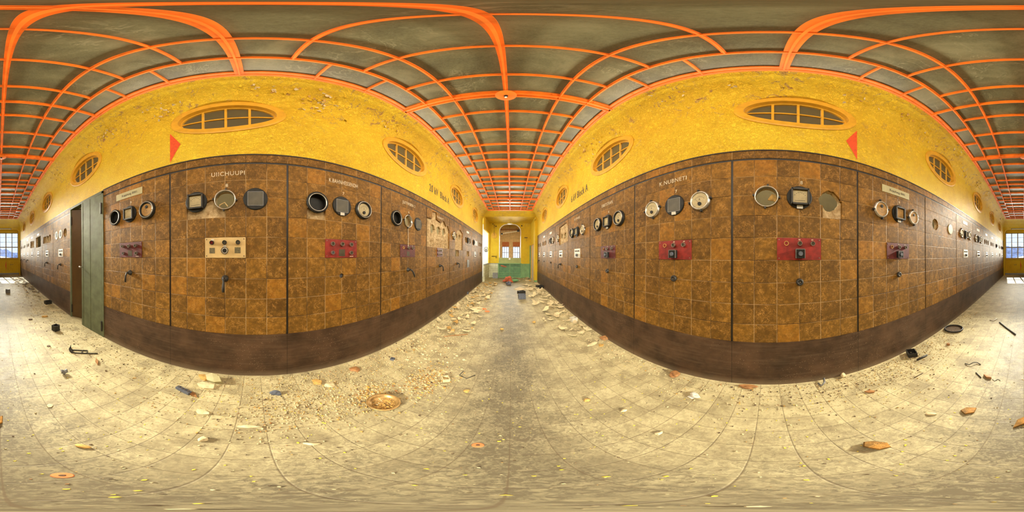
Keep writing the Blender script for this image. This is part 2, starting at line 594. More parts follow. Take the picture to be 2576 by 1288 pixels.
def prism(bm, pts, y0, y1, mi=0):
    """polygon of (x,z) extruded along y"""
    a = [bm.verts.new((x, y0, z)) for x, z in pts]
    b = [bm.verts.new((x, y1, z)) for x, z in pts]
    bm.faces.new(a).material_index = mi
    bm.faces.new(b[::-1]).material_index = mi
    n = len(pts)
    for i in range(n):
        bm.faces.new((a[i], b[i], b[(i + 1) % n], a[(i + 1) % n])).material_index = mi


def carve(o, cutter_bm):
    bmesh.ops.recalc_face_normals(cutter_bm, faces=cutter_bm.faces)
    me = bpy.data.meshes.new('cut')
    cutter_bm.to_mesh(me)
    cutter_bm.free()
    c = bpy.data.objects.new('cut', me)
    C.objects.link(c)
    md = o.modifiers.new('b', 'BOOLEAN')
    md.operation = 'DIFFERENCE'
    md.solver = 'EXACT'
    md.use_self = True
    md.object = c
    dg = bpy.context.evaluated_depsgraph_get()
    dg.update()
    new = bpy.data.meshes.new_from_object(o.evaluated_get(dg))
    o.modifiers.clear()
    o.data = new
    bpy.data.objects.remove(c)
    bpy.data.meshes.remove(me)


def text_mesh(name, body, size, mtx, mat, parent, depth=0.002, xscale=1.0, spacing=1.0):
    cu = bpy.data.curves.new(name, 'FONT')
    cu.body = body
    cu.size = size
    cu.extrude = depth
    cu.align_x = 'CENTER'
    cu.align_y = 'CENTER'
    cu.space_character = spacing
    cu.resolution_u = 3
    to = bpy.data.objects.new('t', cu)
    C.objects.link(to)
    dg = bpy.context.evaluated_depsgraph_get()
    dg.update()
    me = bpy.data.meshes.new_from_object(to.evaluated_get(dg))
    bpy.data.objects.remove(to)
    bpy.data.curves.remove(cu)
    # text lies in xy; stand it up: x->x, y->z, z->-y
    me.transform(mtx @ Matrix.Rotation(R(90), 4, 'X') @ Matrix.Diagonal((xscale, 1, 1, 1)))
    me.materials.clear()
    me.materials.append(M[mat])
    me.name = name
    o = bpy.data.objects.new(name, me)
    C.objects.link(o)
    o.parent = parent
    return o


# ------------------------------------------------------------------ the corridor
XL, XR = -1.64, 1.51
XC = -0.065
CEIL = 3.97
GX0, GX1 = XC - 1.155, XC + 1.155
Y0, Y1 = -12.55, 9.25
GY0, GY1 = -10.56, 8.50
BAYC = -0.305
SIDE = {'L': (XL, -1), 'R': (XR, 1)}


def bay_y(k):
    return BAYC + 1.27 * k


def wall_mtx(side, y, z, off=0.0):
    """local x to viewer's right, z up, -y into the room"""
    x, s = SIDE[side]
    return Matrix.Translation((x - s * off, y, z)) @ Matrix.Rotation(R(90) if side == 'L' else R(-90), 4, 'Z')


# floor
bm = bmesh.new()
box(bm, -2.9, 2.7, -13.2, 13.2, -0.12, 0.0)
floor = struct(link_mesh('floor', bm, 'floor'))

ZW = 3.405
WIN_Y = [BAYC + 2.54 * m for m in range(-4, 4)]
walls = {}
for side, nm in (('L', 'wall_left'), ('R', 'wall_right')):
    X, s = SIDE[side]
    gx = GX0 if side == 'L' else GX1
    rad = abs(X - gx)
    zc = CEIL - rad
    prof = [(X, 2.66), (X, zc)]
    for i in range(1, 13):
        a = math.pi / 2 * i / 12
        prof.append((X - s * rad * (1 - math.cos(a)), zc + rad * math.sin(a)))
    prof += [(gx, CEIL + 0.12), (X + s * 0.14, CEIL + 0.12), (X + s * 0.14, 2.66)]
    bm = bmesh.new()
    prism(bm, prof, Y0, Y1)
    w = link_mesh(nm, bm, 'yellow')
    cut = bmesh.new()
    for y in WIN_Y:
        n = 40
        a = [cut.verts.new((X - s * 0.6, y + 0.615 * math.cos(2 * math.pi * i / n), ZW + 0.345 * math.sin(2 * math.pi * i / n))) for i in range(n)]
        b = [cut.verts.new((X + s * 0.3, v.co.y, v.co.z)) for v in a]
        cut.faces.new(a)
        cut.faces.new(b[::-1])
        for i in range(n):
            cut.faces.new((a[i], b[i], b[(i + 1) % n], a[(i + 1) % n]))
    carve(w, cut)
    for p in w.data.polygons:
        p.use_smooth = True
    try:
        w.data.set_sharp_from_angle(angle=R(30))
    except Exception:
        pass
    struct(w)
    walls[side] = w

# curled scales of paint hanging off the coves
for side in 'LR':
    X, s = SIDE[side]
    gx = GX0 if side == 'L' else GX1
    rad = abs(X - gx)
    zc = CEIL - rad
    rnd = random.Random(21 if side == 'L' else 22)
    bm = bmesh.new()
    spots = [(rnd.uniform(-11, 9), rnd.uniform(0.2, 1.2)) for _ in range(34)]
    spots += [(0.35, 0.75), (0.7, 0.8), (0.55, 0.6), (-1.2, 0.8)] if side == 'L' else [(0.2, 1.0), (-1.6, 0.9), (-2.2, 0.7)]
    for sy, sa in spots:
        for _ in range(rnd.randrange(5, 15)):
            y = sy + rnd.gauss(0, 0.16)
            a = min(1.45, max(0.05, sa + rnd.gauss(0, 0.14)))
            if not (Y0 + 0.2 < y < Y1 - 0.2):
                continue
            if any(((y - wy) / 0.66) ** 2 + ((zc + rad * math.sin(a) - ZW) / 0.40) ** 2 < 1 for wy in WIN_Y):
                continue
            ctr = Vector((X - s * rad * (1 - math.cos(a)), y, zc + rad * math.sin(a)))
            nrm = Vector((-s * math.cos(a), 0, -math.sin(a)))
            tg = Vector((-s * math.sin(a) * 1.0, 0, math.cos(a)))
            ln, wd = rnd.uniform(0.012, 0.045), rnd.uniform(0.008, 0.026)
            th = rnd.uniform(0, 6.28)
            u_ = tg * math.cos(th) + Vector((0, 1, 0)) * math.sin(th)
            v_ = nrm.cross(u_)
            rows = []
            for i in range(4):
                q = i / 3
                lift = 0.001 + ln * 0.7 * q * q
                w_ = wd * (1 - 0.45 * q) * rnd.uniform(0.8, 1.2)
                c_ = ctr + u_ * (ln * (q - 0.3)) + nrm * lift
                rows.append((bm.verts.new(c_ + v_ * w_), bm.verts.new(c_ - v_ * w_)))
            mi = rnd.choice((0, 0, 1, 2))
            for A, B in zip(rows, rows[1:]):
                bm.faces.new((A[0], A[1], B[1], B[0])).material_index = mi
    pf = link_mesh('peeling_paint', bm, ['yellow', 'ochre', 'plaster'], walls[side], recalc=False)
    pf['kind'] = 'stuff'

# oval windows: frame ring, muntins, glass
wi = 0
for side in 'LR':
    for y in WIN_Y:
        wi += 1
        root = struct(empty('window_%d' % wi, (SIDE[side][0], y, ZW), R(90) if side == 'L' else R(-90)))
        bm = bmesh.new()
        # broad flat surround, flush with the wall plane
        prof = [(0.615, 0.05), (0.618, -0.012), (0.60, -0.018), (0.525, -0.010), (0.520, 0.045), (0.503, 0.047), (0.500, 0.085), (0.615, 0.085), (0.615, 0.05)]
        rings = []
        n = 56
        for r_, d_ in prof:
            rz_ = 0.345 - (0.615 - r_)
            rings.append([bm.verts.new((r_ * math.cos(2 * math.pi * i / n), d_, rz_ * math.sin(2 * math.pi * i / n))) for i in range(n)])
        for A, B in zip(rings, rings[1:]):
            for i in range(n):
                bm.faces.new((A[i], A[(i + 1) % n], B[(i + 1) % n], B[i]))
        bmesh.ops.remove_doubles(bm, verts=bm.verts, dist=1e-5)
        link_mesh('frame', bm, 'frame', root)
        bm = bmesh.new()
        for mx in (-0.25, 0.0, 0.25):
            hz = 0.232 * math.sqrt(max(0, 1 - (mx / 0.503) ** 2))
            box(bm, mx - 0.013, mx + 0.013, 0.045, 0.070, -hz, hz)
        box(bm, -0.50, 0.50, 0.050, 0.066, -0.010, 0.010)
        link_mesh('glazing_bars', bm, 'frame', root)
        bm = bmesh.new()
        n = 40
        bm.faces.new([bm.verts.new((0.505 * math.cos(2 * math.pi * i / n), 0.068, 0.237 * math.sin(2 * math.pi * i / n))) for i in range(n)])
        link_mesh('pane', bm, 'glass', root)

# ---- tiled cladding with holes, bay by bay
# kinds: M meter black rim, C chrome meter with lugs, S square meter, B black disc with blank square,
# W white ring plate, H open hole, T torn hole in bare mortar, D grey disc, - nothing, E empty ring
BAYS = {
 'L': {
  -9: ('HHH', None, 'w', 'l', None), -8: ('HHH', None, 'w', 'l', None), -7: ('HHH', None, 'w', 'l', 'sign'),
  -6: ('HTT', None, 'w', 'o', 'sign'), -5: ('HXH', None, 'w', 'o', 'sign'), -4: ('TTT', None, 'w', 'l', None),
  -3: ('WWT', None, 'w', 'l', None),
  -1: ('ESU', '9', 'm', 'l', 'sign'), 0: ('SVB', '8', 'b', 'l', 'UIICHUUPI'), 1: ('EBM', '7', 'r', 'h', 'K.BAHNHESSENDH'),
  2: ('EVB', '6', 'm', 'l', 'JUITWERN 2'), 3: ('TTT', None, 's', 'l', 'TVAENUTT'), 4: ('CTT', None, 'o', 'l', None),
  5: ('HSH', None, 'o', 'p', 'sign'), 6: ('EWW', None, 'w', 'o', None), 7: ('HHH', None, 'o', 'o', None)},
 'R': {
  -9: ('EHE', None, 'w', 'o', None), -8: ('HHH', None, 'o', 'o', None), -7: ('-S-', None, 'w', 'o', 'sign'),
  -6: ('HHH', None, 'w', 'o', 'sign'), -5: ('HHH', None, 'w', 'o', 'sign'), -4: ('CSC', None, 'w', 'o', 'sign'),
  -3: ('CSC', None, 'w', 'o', 'sign'), -2: ('H-D', None, None, None, None), -1: ('QSQ', '9', 'p', 'k', 'sign'),
  0: ('VST', '8', 'r', 'k', None), 1: ('CBC', '7', 'r', 'k', 'K.NUBNETI'), 2: ('MSM', '6', 'm', 'k', 'EIBEITSTRAPE'),
  3: ('MSC', '5', 'w', 'k', 'FELTEWEILE'), 4: ('CTT', None, 'w', 'l', None), 5: ('HSC', None, 'w', 'k', 'sign'),
  6: ('HHH', None, 'w', 'k', 'sign'), 7: ('HHH', None, 'w', 'l', None)}}
ZM = 2.088


def where(side, k):
    w = 'green-door wall' if side == 'L' else 'doorless wall'
    if side == 'L' and k < -2:
        o = ['first', 'second', 'third', 'fourth', 'fifth', 'sixth', 'seventh'][-3 - k]
        return '%s bay past the green doors' % o
    if side == 'R' and k < -1:
        o = ['blank bay beside bay 9', 'second bay past 9', 'third bay past 9', 'fourth bay past 9', 'fifth bay past 9',
             'sixth bay past 9', 'seventh bay past 9', 'eighth bay past 9'][-2 - k]
        return '%s, doorless wall' % o
    d = {-1: 'bay 9', 0: 'bay 8', 1: 'bay 7', 2: 'bay 6', 3: 'first bay after 6', 4: 'second bay after 6', 5: 'third bay after 6',
         6: 'fourth bay after 6', 7: 'last bay at arch end'}[k]
    return '%s, %s' % (d, w)


def rough_circle(bm, X, s, y, z, r, jag, n=26):
    rnd = random.Random(int(y * 1000) + int(z * 10))
    P = [(y + r * (1 + jag * rnd.uniform(-1, 1)) * math.cos(2 * math.pi * i / n), z + r * (1 + jag * rnd.uniform(-1, 1)) * math.sin(2 * math.pi * i / n)) for i in range(n)]
    a = [bm.verts.new((X - s * 0.05, p[0], p[1])) for p in P]
    b = [bm.verts.new((X + s * 0.2, p[0], p[1])) for p in P]
    bm.faces.new(a)
    bm.faces.new(b[::-1])
    for i in range(n):
        bm.faces.new((a[i], b[i], b[(i + 1) % n], a[(i + 1) % n]))


def jag_poly(bm, X, s, pts, d=0.032):
    a = [bm.verts.new((X - s * 0.05, p[0], p[1])) for p in pts]
    b = [bm.verts.new((X + s * d, p[0], p[1])) for p in pts]
    bm.faces.new(a)
    bm.faces.new(b[::-1])
    n = len(pts)
    for i in range(n):
        bm.faces.new((a[i], b[i], b[(i + 1) % n], a[(i + 1) % n]))


def T_(k):
    return BASE + k * TILE


# bare-mortar patches where tiles have fallen, (y, z) outlines
PATCH = {
 ('L', 0): [[(-.729, T_(6)), (-.298, T_(6)), (-.30, T_(6) + .10), (-.33, T_(6) + .19), (-.45, T_(6) + .21), (-.52, T_(6) + .17), (-.729, T_(6) + .16)]],
 ('L', 1): [[(.542, T_(6)), (.756, T_(6)), (.756, T_(6) + .2), (.542, T_(6) + .12)]],
 ('L', 3): [[(2.885, T_(5)), (4.10, T_(5)), (4.10, 2.18), (4.02, 2.30), (3.9, 2.26), (3.75, 2.38), (3.55, 2.30), (3.35, 2.34), (3.33, 2.50), (3.12, 2.48), (3.10, 2.30), (2.885, 2.30)]],
 ('L', 4): [[(4.57, T_(5)), (5.33, T_(5)), (5.36, 2.25), (5.1, 2.36), (4.8, 2.30), (4.6, 2.1)]],
 ('R', 0): [[(-.75, T_(6)), (-.538, T_(6)), (-.538, T_(6) + .11), (-.60, T_(6) + .2), (-.75, T_(6) + .2)]],
 ('R', 4): [[(4.16, 1.92), (4.95, 1.84), (4.96, 2.42), (4.3, 2.46), (4.16, 2.3)]],
 ('L', -4): [[(-5.9, 1.95), (-5.0, 1.92), (-4.95, 2.15), (-5.85, 2.2)]],
 ('L', -6): [[(-8.4, 1.9), (-7.5, 1.88), (-7.45, 2.2), (-8.35, 2.25)]],
}
for side in 'LR':
    X, s = SIDE[side]
    w = walls[side]
    lo, hi = Y0, Y1
    # upper tile border and ledge, black joints
    bmj = bmesh.new()
    segs = [(lo, hi)] if side == 'R' else [(lo, -3.50), (-2.19, hi)]
    bt = bmesh.new()
    for a, b in segs:
        box(bt, *sorted((X, X + s * 0.03)), a, b, TOPZ + 0.022, 2.655)
        box(bmj, *sorted((X + s * 0.006, X + s * 0.03)), a, b, TOPZ - 0.004, TOPZ + 0.024)
        box(bmj, *sorted((X - s * 0.006, X + s * 0.03)), a, b, 2.655, 2.668)
    link_mesh('tile_border', bt, 'tile', w)
    for k in range(-9, 8):
        if side == 'L' and k == -2:
            continue
        kinds = BAYS[side][k][0]
        a, b = bay_y(k) - 0.635, bay_y(k) + 0.635
        if k == -9:
            a = lo
        if k == 7:
            b = hi
        box(bmj, *sorted((X + s * 0.006, X + s * 0.03)), a - 0.012, a + 0.012, BASE, TOPZ)
        slab = link_mesh('tile_panel', bmbox(*sorted((X, X + s * 0.03)), a + 0.011, b - 0.011, BASE, TOPZ - 0.003), 'tile', w)
        core = link_mesh('mortar_core', bmbox(*sorted((X + s * 0.030, X + s * 0.085)), a, b, BASE, TOPZ + 0.02), 'mortar', w)
        holes = []
        for j, kd in enumerate(kinds):
            # viewer's left instrument is at lower y on the left wall, at higher y on the right wall
            yy = bay_y(k) + (j - 1) * 0.31 * (1 if side == 'L' else -1)
            if kd in 'HTVEX':
                holes.append((yy, ZM, 0.105 if kd != 'T' else 0.110, 0.10 if kd in 'T' else 0.015))
        c1, c2 = bmesh.new(), bmesh.new()
        has = False
        for yy, zz, rr, jg in holes:
            rough_circle(c1, X, s, yy, zz, rr, jg)
            rough_circle(c2, X, s, yy, zz, rr, jg)
            has = True
        pl = BAYS[side][k][2]
        yc = bay_y(k)
        if pl == 'o' and k > -9:
            for c in (c1, c2):
                box(c, *sorted((X - s * 0.05, X + s * 0.2)), yc - 0.16, yc + 0.16, T_(4) + 0.01, T_(5) - 0.01)
            has = True
        if BAYS[side][k][3] == 'h':
            for c in (c1, c2):
                rough_circle(c, X, s, yc, T_(3), 0.028, 0)
            has = True
        if 'X' in kinds:
            for c in (c1, c2):
                box(c, *sorted((X - s * 0.05, X + s * 0.2)), yc - 0.42, yc + 0.42, 1.86, 2.30)
        if (side, k) in PATCH:
            c3 = bmesh.new()
            for P in PATCH[(side, k)]:
                jag_poly(c3, X, s, P)
            carve(slab, c3)
        if has:
            carve(slab, c1)
            carve(core, c2)
    link_mesh('joint_strips', bmj, 'black', w)
    bb = bmesh.new()
    for a, b in segs:
        box(bb, *sorted((X - s * 0.002, X + s * 0.09)), a, b, 0.0, BASE)
    struct(link_mesh('baseboard_left' if side == 'L' else 'baseboard_right', bb, 'base'))

# torn brickwork relief on the stripped bay: rows of adhesive pads left by the tiles
bm = bmesh.new()
for i in range(4):
    y = 3.18 + i * 0.24
    for a in range(5):
        for c in range(3):
            cy, cz = y + (c - 1) * 0.055 + random.uniform(-.006, .006), 1.73 + a * 0.036 + random.uniform(-.004, .004)
            box(bm, XL - 0.03, XL - 0.020, cy - 0.018, cy + 0.018, cz - 0.011, cz + 0.011)
link_mesh('mortar_pads', bm, 'mortar', walls['L'])

# passages behind the walls
for side, x0, x1 in (('L', -2.75, XL - 0.14), ('R', XR + 0.14, 2.62)):
    X, s = SIDE[side]
    far = x0 if side == 'L' else x1
    bm = bmesh.new()
    box(bm, *sorted((far, far + s * 0.1)), Y0, Y1, 0, 4.1)
    box(bm, *sorted((X + s * 0.10, far)), Y0 - 0.1, Y0, 0, 4.1)
    box(bm, *sorted((X + s * 0.10, far)), Y1, Y1 + 0.05, 0, 4.1)
    struct(link_mesh('wall_passage_left' if side == 'L' else 'wall_passage_right', bm, 'concrete'))
    bm = bmesh.new()
    box(bm, *sorted((X + s * 0.14, far + s * 0.1)), Y0, Y1, 4.1, 4.2)
    struct(link_mesh('ceiling_passage', bm, 'concrete'))
    for yy, pw in ((-8.0, 50), (-2.5, 50), (2.5, 90), (6.8, 130)):
        light('passage_daylight', 'AREA', ((X + s * 0.14 + far) / 2, yy, 4.05), pw, (1.0, 0.95, 0.8), (0, 0, 0),
              shape='RECTANGLE', size=0.6, size_y=4.5)

# painted arrows, stencils
for side in 'LR':
    X, s = SIDE[side]
    bm = bmesh.new()
    x = X - s * 0.003
    bm.faces.new([bm.verts.new((x, yy, zz)) for yy, zz in ((-.935, 2.70), (-.935, 3.235), (-.80, 2.975))])
    link_mesh('painted_arrow', bm, 'redarrow', walls[side])
text_mesh('stencilled_lettering', '20 kV  Block A', 0.26, wall_mtx('L', 3.52, 3.01, 0.004), 'stencil', walls['L'], xscale=0.58, spacing=1.18)
text_mesh('stencilled_lettering', '6 kV Block A', 0.26, wall_mtx('R', 3.45, 3.01, 0.004), 'stencil', walls['R'], xscale=0.58, spacing=1.15)

# ------------------------------------------------------------------ laylight ceiling
bm = bmesh.new()
box(bm, GX0 - 0.02, GX1 + 0.02, GY0, GY1, CEIL + 0.012, CEIL + 0.03)
ceil_ = struct(link_mesh('ceiling', bm, 'pane'))
BEAMS = [-8.56, -3.48, 1.60, 6.68]
pat = [0.394, 0.497, 0.497, 0.328, 0.328, 0.497, 0.497, 0.328, 0.328, 0.497, 0.497, 0.394]
cross = []      # y, kind: 'n' inner, 'c' full-width centre bar, 'o' outer-column only
for b0 in [-13.64] + BEAMS:
    y = b0
    for i, d in enumerate(pat):
        if abs(d - 0.497) < 1e-6:
            cross.append((y + d / 2, 'o'))
        y += d
        if i < 11:
            cross.append((y, 'c' if i in (3, 7) else 'n'))
bm = bmesh.new()
a_, b_ = 0.54, 0.86
zb0, zb1 = CEIL - 0.028, CEIL + 0.014
for y, kd in cross:
    if not (GY0 + 0.08 < y < GY1 - 0.08):
        continue
    if kd == 'o':
        for sx in (-1, 1):
            x0, x1 = sorted((XC + sx * b_, XC + sx * 1.155))
            box(bm, x0, x1, y - 0.012, y + 0.012, zb0, zb1)
            box(bm, x0, x1, y - 0.006, y + 0.006, zb0 - 0.012, zb0)
    elif kd == 'n':
        box(bm, XC - b_, XC + b_, y - 0.013, y + 0.013, zb0, zb1)
        box(bm, XC - b_, XC + b_, y - 0.006, y + 0.006, zb0 - 0.012, zb0)
    else:
        wd = 0.034 if abs(y + 0.116) < 0.02 else 0.016
        box(bm, XC - 1.155, XC + 1.155, y - wd, y + wd, zb0, zb1)
        box(bm, XC - 1.155, XC + 1.155, y - 0.007, y + 0.007, zb0 - 0.016, zb0)
for x in (-b_, -a_, a_, b_):
    box(bm, XC + x - 0.013, XC + x + 0.013, GY0, GY1, zb0 - 0.002, zb1)
    box(bm, XC + x - 0.006, XC + x + 0.006, GY0, GY1, zb0 - 0.014, zb0 - 0.002)
box(bm, XC - 0.022, XC + 0.022, GY0, GY1, zb0 - 0.002, zb1)
box(bm, XC - 0.007, XC + 0.007, GY0, GY1, zb0 - 0.018, zb0 - 0.002)
struct(link_mesh('trim_1', bm, 'orange'))
bm = bmesh.new()
for sx, gx in ((-1, GX0), (1, GX1)):
    x0, x1 = sorted((gx + sx * 0.03, gx - sx * 0.045))
    box(bm, x0, x1, GY0, GY1, CEIL - 0.022, CEIL + 0.012)
    x0, x1 = sorted((gx + sx * 0.012, gx - sx * 0.004))
    box(bm, x0, x1, GY0, GY1, CEIL - 0.034, CEIL - 0.022)
    y = GY0 + 0.3
    while y < GY1:
        lathe(bm, [(0.0, -0.008), (0.010, -0.006), (0.012, 0.0)], 8)
        vsn = bm.verts[-17:] if False else None
        y += 50
box(bm, GX0, GX1, GY0 - 0.05, GY0 + 0.02, CEIL - 0.022, CEIL + 0.012)
box(bm, GX0, GX1, GY1 - 0.02, GY1 + 0.05, CEIL - 0.022, CEIL + 0.012)
bm.free()
bm = bmesh.new()
for sx, gx in ((-1, GX0), (1, GX1)):
    x0, x1 = sorted((gx + sx * 0.03, gx - sx * 0.045))
    box(bm, x0, x1, GY0, GY1, CEIL - 0.022, CEIL + 0.012)
    x0, x1 = sorted((gx + sx * 0.012, gx - sx * 0.004))
    box(bm, x0, x1, GY0, GY1, CEIL - 0.034, CEIL - 0.022)
    y = GY0 + 0.3
    while y < GY1 - 0.1:
        st = len(bm.verts)
        tube(bm, [(gx - sx * 0.024, y, CEIL - 0.020), (gx - sx * 0.024, y, CEIL - 0.032)], 0.011, 8)
        y += 0.635
box(bm, GX0, GX1, GY0 - 0.05, GY0 + 0.02, CEIL - 0.022, CEIL + 0.012)
box(bm, GX0, GX1, GY1 - 0.02, GY1 + 0.05, CEIL - 0.022, CEIL + 0.012)
struct(link_mesh('trim_2', bm, 'orange'))
for i, y in enumerate(BEAMS):
    bm = bmesh.new()
    box(bm, GX0 - 0.02, GX1 + 0.02, y - 0.062, y + 0.062, CEIL - 0.020, CEIL + 0.012)
    box(bm, GX0 - 0.02, GX1 + 0.02, y - 0.034, y - 0.022, CEIL - 0.052, CEIL - 0.020)
    box(bm, GX0 - 0.02, GX1 + 0.02, y + 0.022, y + 0.034, CEIL - 0.052, CEIL - 0.020)
    box(bm, GX0 - 0.02, GX1 + 0.02, y - 0.020, y + 0.020, CEIL - 0.034, CEIL - 0.020)
    for q in range(5):
        for dy in (-0.048, 0.048):
            xx = XC - 0.92 + q * 0.46
            tube(bm, [(xx, y + dy, CEIL - 0.019), (xx, y + dy, CEIL - 0.030)], 0.009, 8)
    struct(link_mesh('trim_%d' % (3 + i), bm, 'orange'))
names = ['near the barred window', 'behind the green doors', 'between the bays numbered 7 and 6', 'nearest the arched window']
for i, y in enumerate(BEAMS):
    root = tag(empty('ceiling_lamp', (XC, y, CEIL - 0.052)), 'bare bulb on orange ceiling rosette, beam %s' % names[i], 'lamp', 'lamps on the ceiling beams')
    bm = bmesh.new()
    lathe(bm, [(0, 0.0), (0.105, 0.0), (0.108, -0.006), (0.07, -0.014), (0.035, -0.018), (0, -0.018)], 32)
    xform(bm.verts, Matrix.Rotation(R(-90), 4, 'X') @ Matrix.Scale(-1, 4, (0, 1, 0)) @ Matrix.Scale(-1, 4, (0, 1, 0)))
    # y axis of the lathe points up after rotation; fold so the dish hangs down
    for v in bm.verts:
        v.co.z = -abs(v.co.z)
    link_mesh('rosette', bm, 'orange', root)
    bm = bmesh.new()
    tube(bm, [(0, 0, -0.016), (0, 0, -0.035), (0, 0, -0.05)], [0.022, 0.019, 0.016], 14)
    link_mesh('socket', bm, 'bakelite', root)
    bm = bmesh.new()
    bmesh.ops.create_uvsphere(bm, u_segments=14, v_segments=8, radius=0.013)
    xform(bm.verts, Matrix.Translation((0, 0, -0.060)))
    link_mesh('bulb', bm, 'lamp', root, smooth=True)
# ------------------------------------------------------------------ ends of the ceiling
# forward cove and lintel, then the lower ceiling of the lobby
bm = bmesh.new()
pr = [(GY1 + 0.03, CEIL), (8.80, CEIL - 0.015), (9.02, CEIL - 0.08), (9.16, CEIL - 0.15), (9.25, CEIL - 0.19), (11.20, CEIL - 0.19), (11.20, CEIL - 0.185),
      (11.60, CEIL - 0.185), (11.60, CEIL + 0.16), (GY1 + 0.03, CEIL + 0.12)]
a = [bm.verts.new((XL - 0.6, y, z)) for y, z in pr]
b = [bm.verts.new((XR + 0.1, y, z)) for y, z in pr]
bm.faces.new(a)
bm.faces.new(b[::-1])
for i in range(len(pr)):
    bm.faces.new((a[i], b[i], b[(i + 1) % len(pr)], a[(i + 1) % len(pr)]))
struct(link_mesh('ceiling_lobby', bm, 'yellow'))
bm = bmesh.new()
pr = [(GY0 - 0.03, CEIL), (-11.2, CEIL - 0.02), (-11.8, CEIL - 0.10), (-12.3, CEIL - 0.25), (-12.55, CEIL - 0.42), (-12.55, 3.56), (-12.67, 3.56),
      (-12.67, 3.75), (-13.2, 3.75), (-13.2, CEIL + 0.12), (GY0 - 0.03, CEIL + 0.12)]
a = [bm.verts.new((XL - 0.1, y, z)) for y, z in pr]
b = [bm.verts.new((XR + 0.1, y, z)) for y, z in pr]
bm.faces.new(a)
bm.faces.new(b[::-1])
for i in range(len(pr)):
    bm.faces.new((a[i], b[i], b[(i + 1) % len(pr)], a[(i + 1) % len(pr)]))
struct(link_mesh('ceiling_rear', bm, 'yellow'))

# ------------------------------------------------------------------ rear window wall
YW = -13.1
WX0, WX1, WZ0, WZ1 = -1.55, 1.40, 1.31, 3.37
bm = bmesh.new()
box(bm, XL - 0.1, XR + 0.1, YW - 0.2, YW, 0.12, WZ0)
box(bm, XL - 0.1, XR + 0.1, YW - 0.2, YW, WZ1, 3.8)
box(bm, XL - 0.1, WX0, YW - 0.2, YW, WZ0, WZ1)
box(bm, WX1, XR + 0.1, YW - 0.2, YW, WZ0, WZ1)
wr = struct(link_mesh('wall_rear', bm, 'yellow'))
bm = bmesh.new()
box(bm, XL - 0.1, XR + 0.1, YW - 0.2, YW + 0.01, 0, 0.12)
struct(link_mesh('baseboard_rear', bm, 'steel'))
# jambs with a rounded lintel corner
bm = bmesh.new()
for sx, xe, xi in ((-1, XL - 0.1, -1.57), (1, XR + 0.1, 1.41)):
    pts = [(xe, 0.0), (xi, 0.0), (xi, 3.30)]
    for i in range(1, 7):
        an = math.pi / 2 * i / 6
        pts.append((xi - sx * 0.26 * (1 - math.cos(an)), 3.30 + 0.26 * math.sin(an)))
    pts += [(xe, 3.56)]
    prism(bm, pts, -12.67, Y0)
    box(bm, *sorted((xe, xe - sx * 0.05)), YW, -12.67, 0, 3.75)
struct(link_mesh('wall_rear_jambs', bm, 'yellow'))
root = struct(empty('window_17', ((WX0 + WX1) / 2, YW, WZ0)))
hw = (WX1 - WX0) / 2
bm = bmesh.new()
H_ = WZ1 - WZ0
box(bm, -hw, hw, -0.10, -0.02, 0, 0.05)
box(bm, -hw, hw, -0.10, -0.02, H_ - 0.05, H_)
box(bm, -hw, hw, -0.10, -0.01, 0.86, 0.93)
cw = 2 * hw / 6
for i in range(7):
    x = -hw + i * cw
    ww = 0.038 if i % 2 == 0 else 0.03
    box(bm, max(-hw, x - ww), min(hw, x + ww), -0.10, -0.02, 0, H_)
for zz in (0.44,):
    box(bm, -hw, hw, -0.07, -0.05, zz - 0.010, zz + 0.010)
for zz in (1.30, 1.68):
    box(bm, -hw, hw, -0.07, -0.05, zz - 0.010, zz + 0.010)
link_mesh('frame', bm, 'concrete', root)
bm = bmesh.new()
box(bm, -hw - 0.02, hw + 0.02, -0.02, 0.09, -0.04, 0.0)
link_mesh('sill', bm, 'frame', root)
bm = bmesh.new()
box(bm, -hw, hw, -0.063, -0.059, 0, H_)
link_mesh('pane', bm, 'clear', root)
for xx, tx in ((-1.02, '20 kV'), (0.62, '6 kV')):
    text_mesh('stencilled_lettering', tx, 0.17, Matrix.Translation((xx, YW + 0.004, 0.80)) @ Matrix.Rotation(R(180), 4, 'Z'), 'stencil', wr, xscale=0.7)
bm = bmesh.new()
for xx, d in ((-.58, 1), (.22, -1)):
    bm.faces.new([bm.verts.new(p) for p in ((xx, YW + 0.003, 0.25), (xx + 0.08 * d, YW + 0.003, 0.75), (xx, YW + 0.003, 1.18))])
link_mesh('painted_arrow', bm, 'redarrow', wr)
# fluorescent fitting over the rear window
root = tag(empty('fluorescent_fitting', (-0.03, Y0 + 0.002, 3.60)), 'long grey fluorescent fitting fixed to the lintel above the barred window', 'lamp')
bm = bmesh.new()
box(bm, -0.93, 0.93, 0.0, 0.12, 0.0, 0.05)
link_mesh('housing', bm, 'steel', root)
bm = bmesh.new()
tube(bm, [(-0.88, 0.06, -0.018), (0.88, 0.06, -0.018)], 0.018, 12)
link_mesh('tube', bm, 'tube', root)
for sx in (-1, 1):
    link_mesh('end_cap', bmbox(sx * 0.905 - 0.025, sx * 0.905 + 0.025, 0.03, 0.09, -0.04, 0.0), 'steel', root)
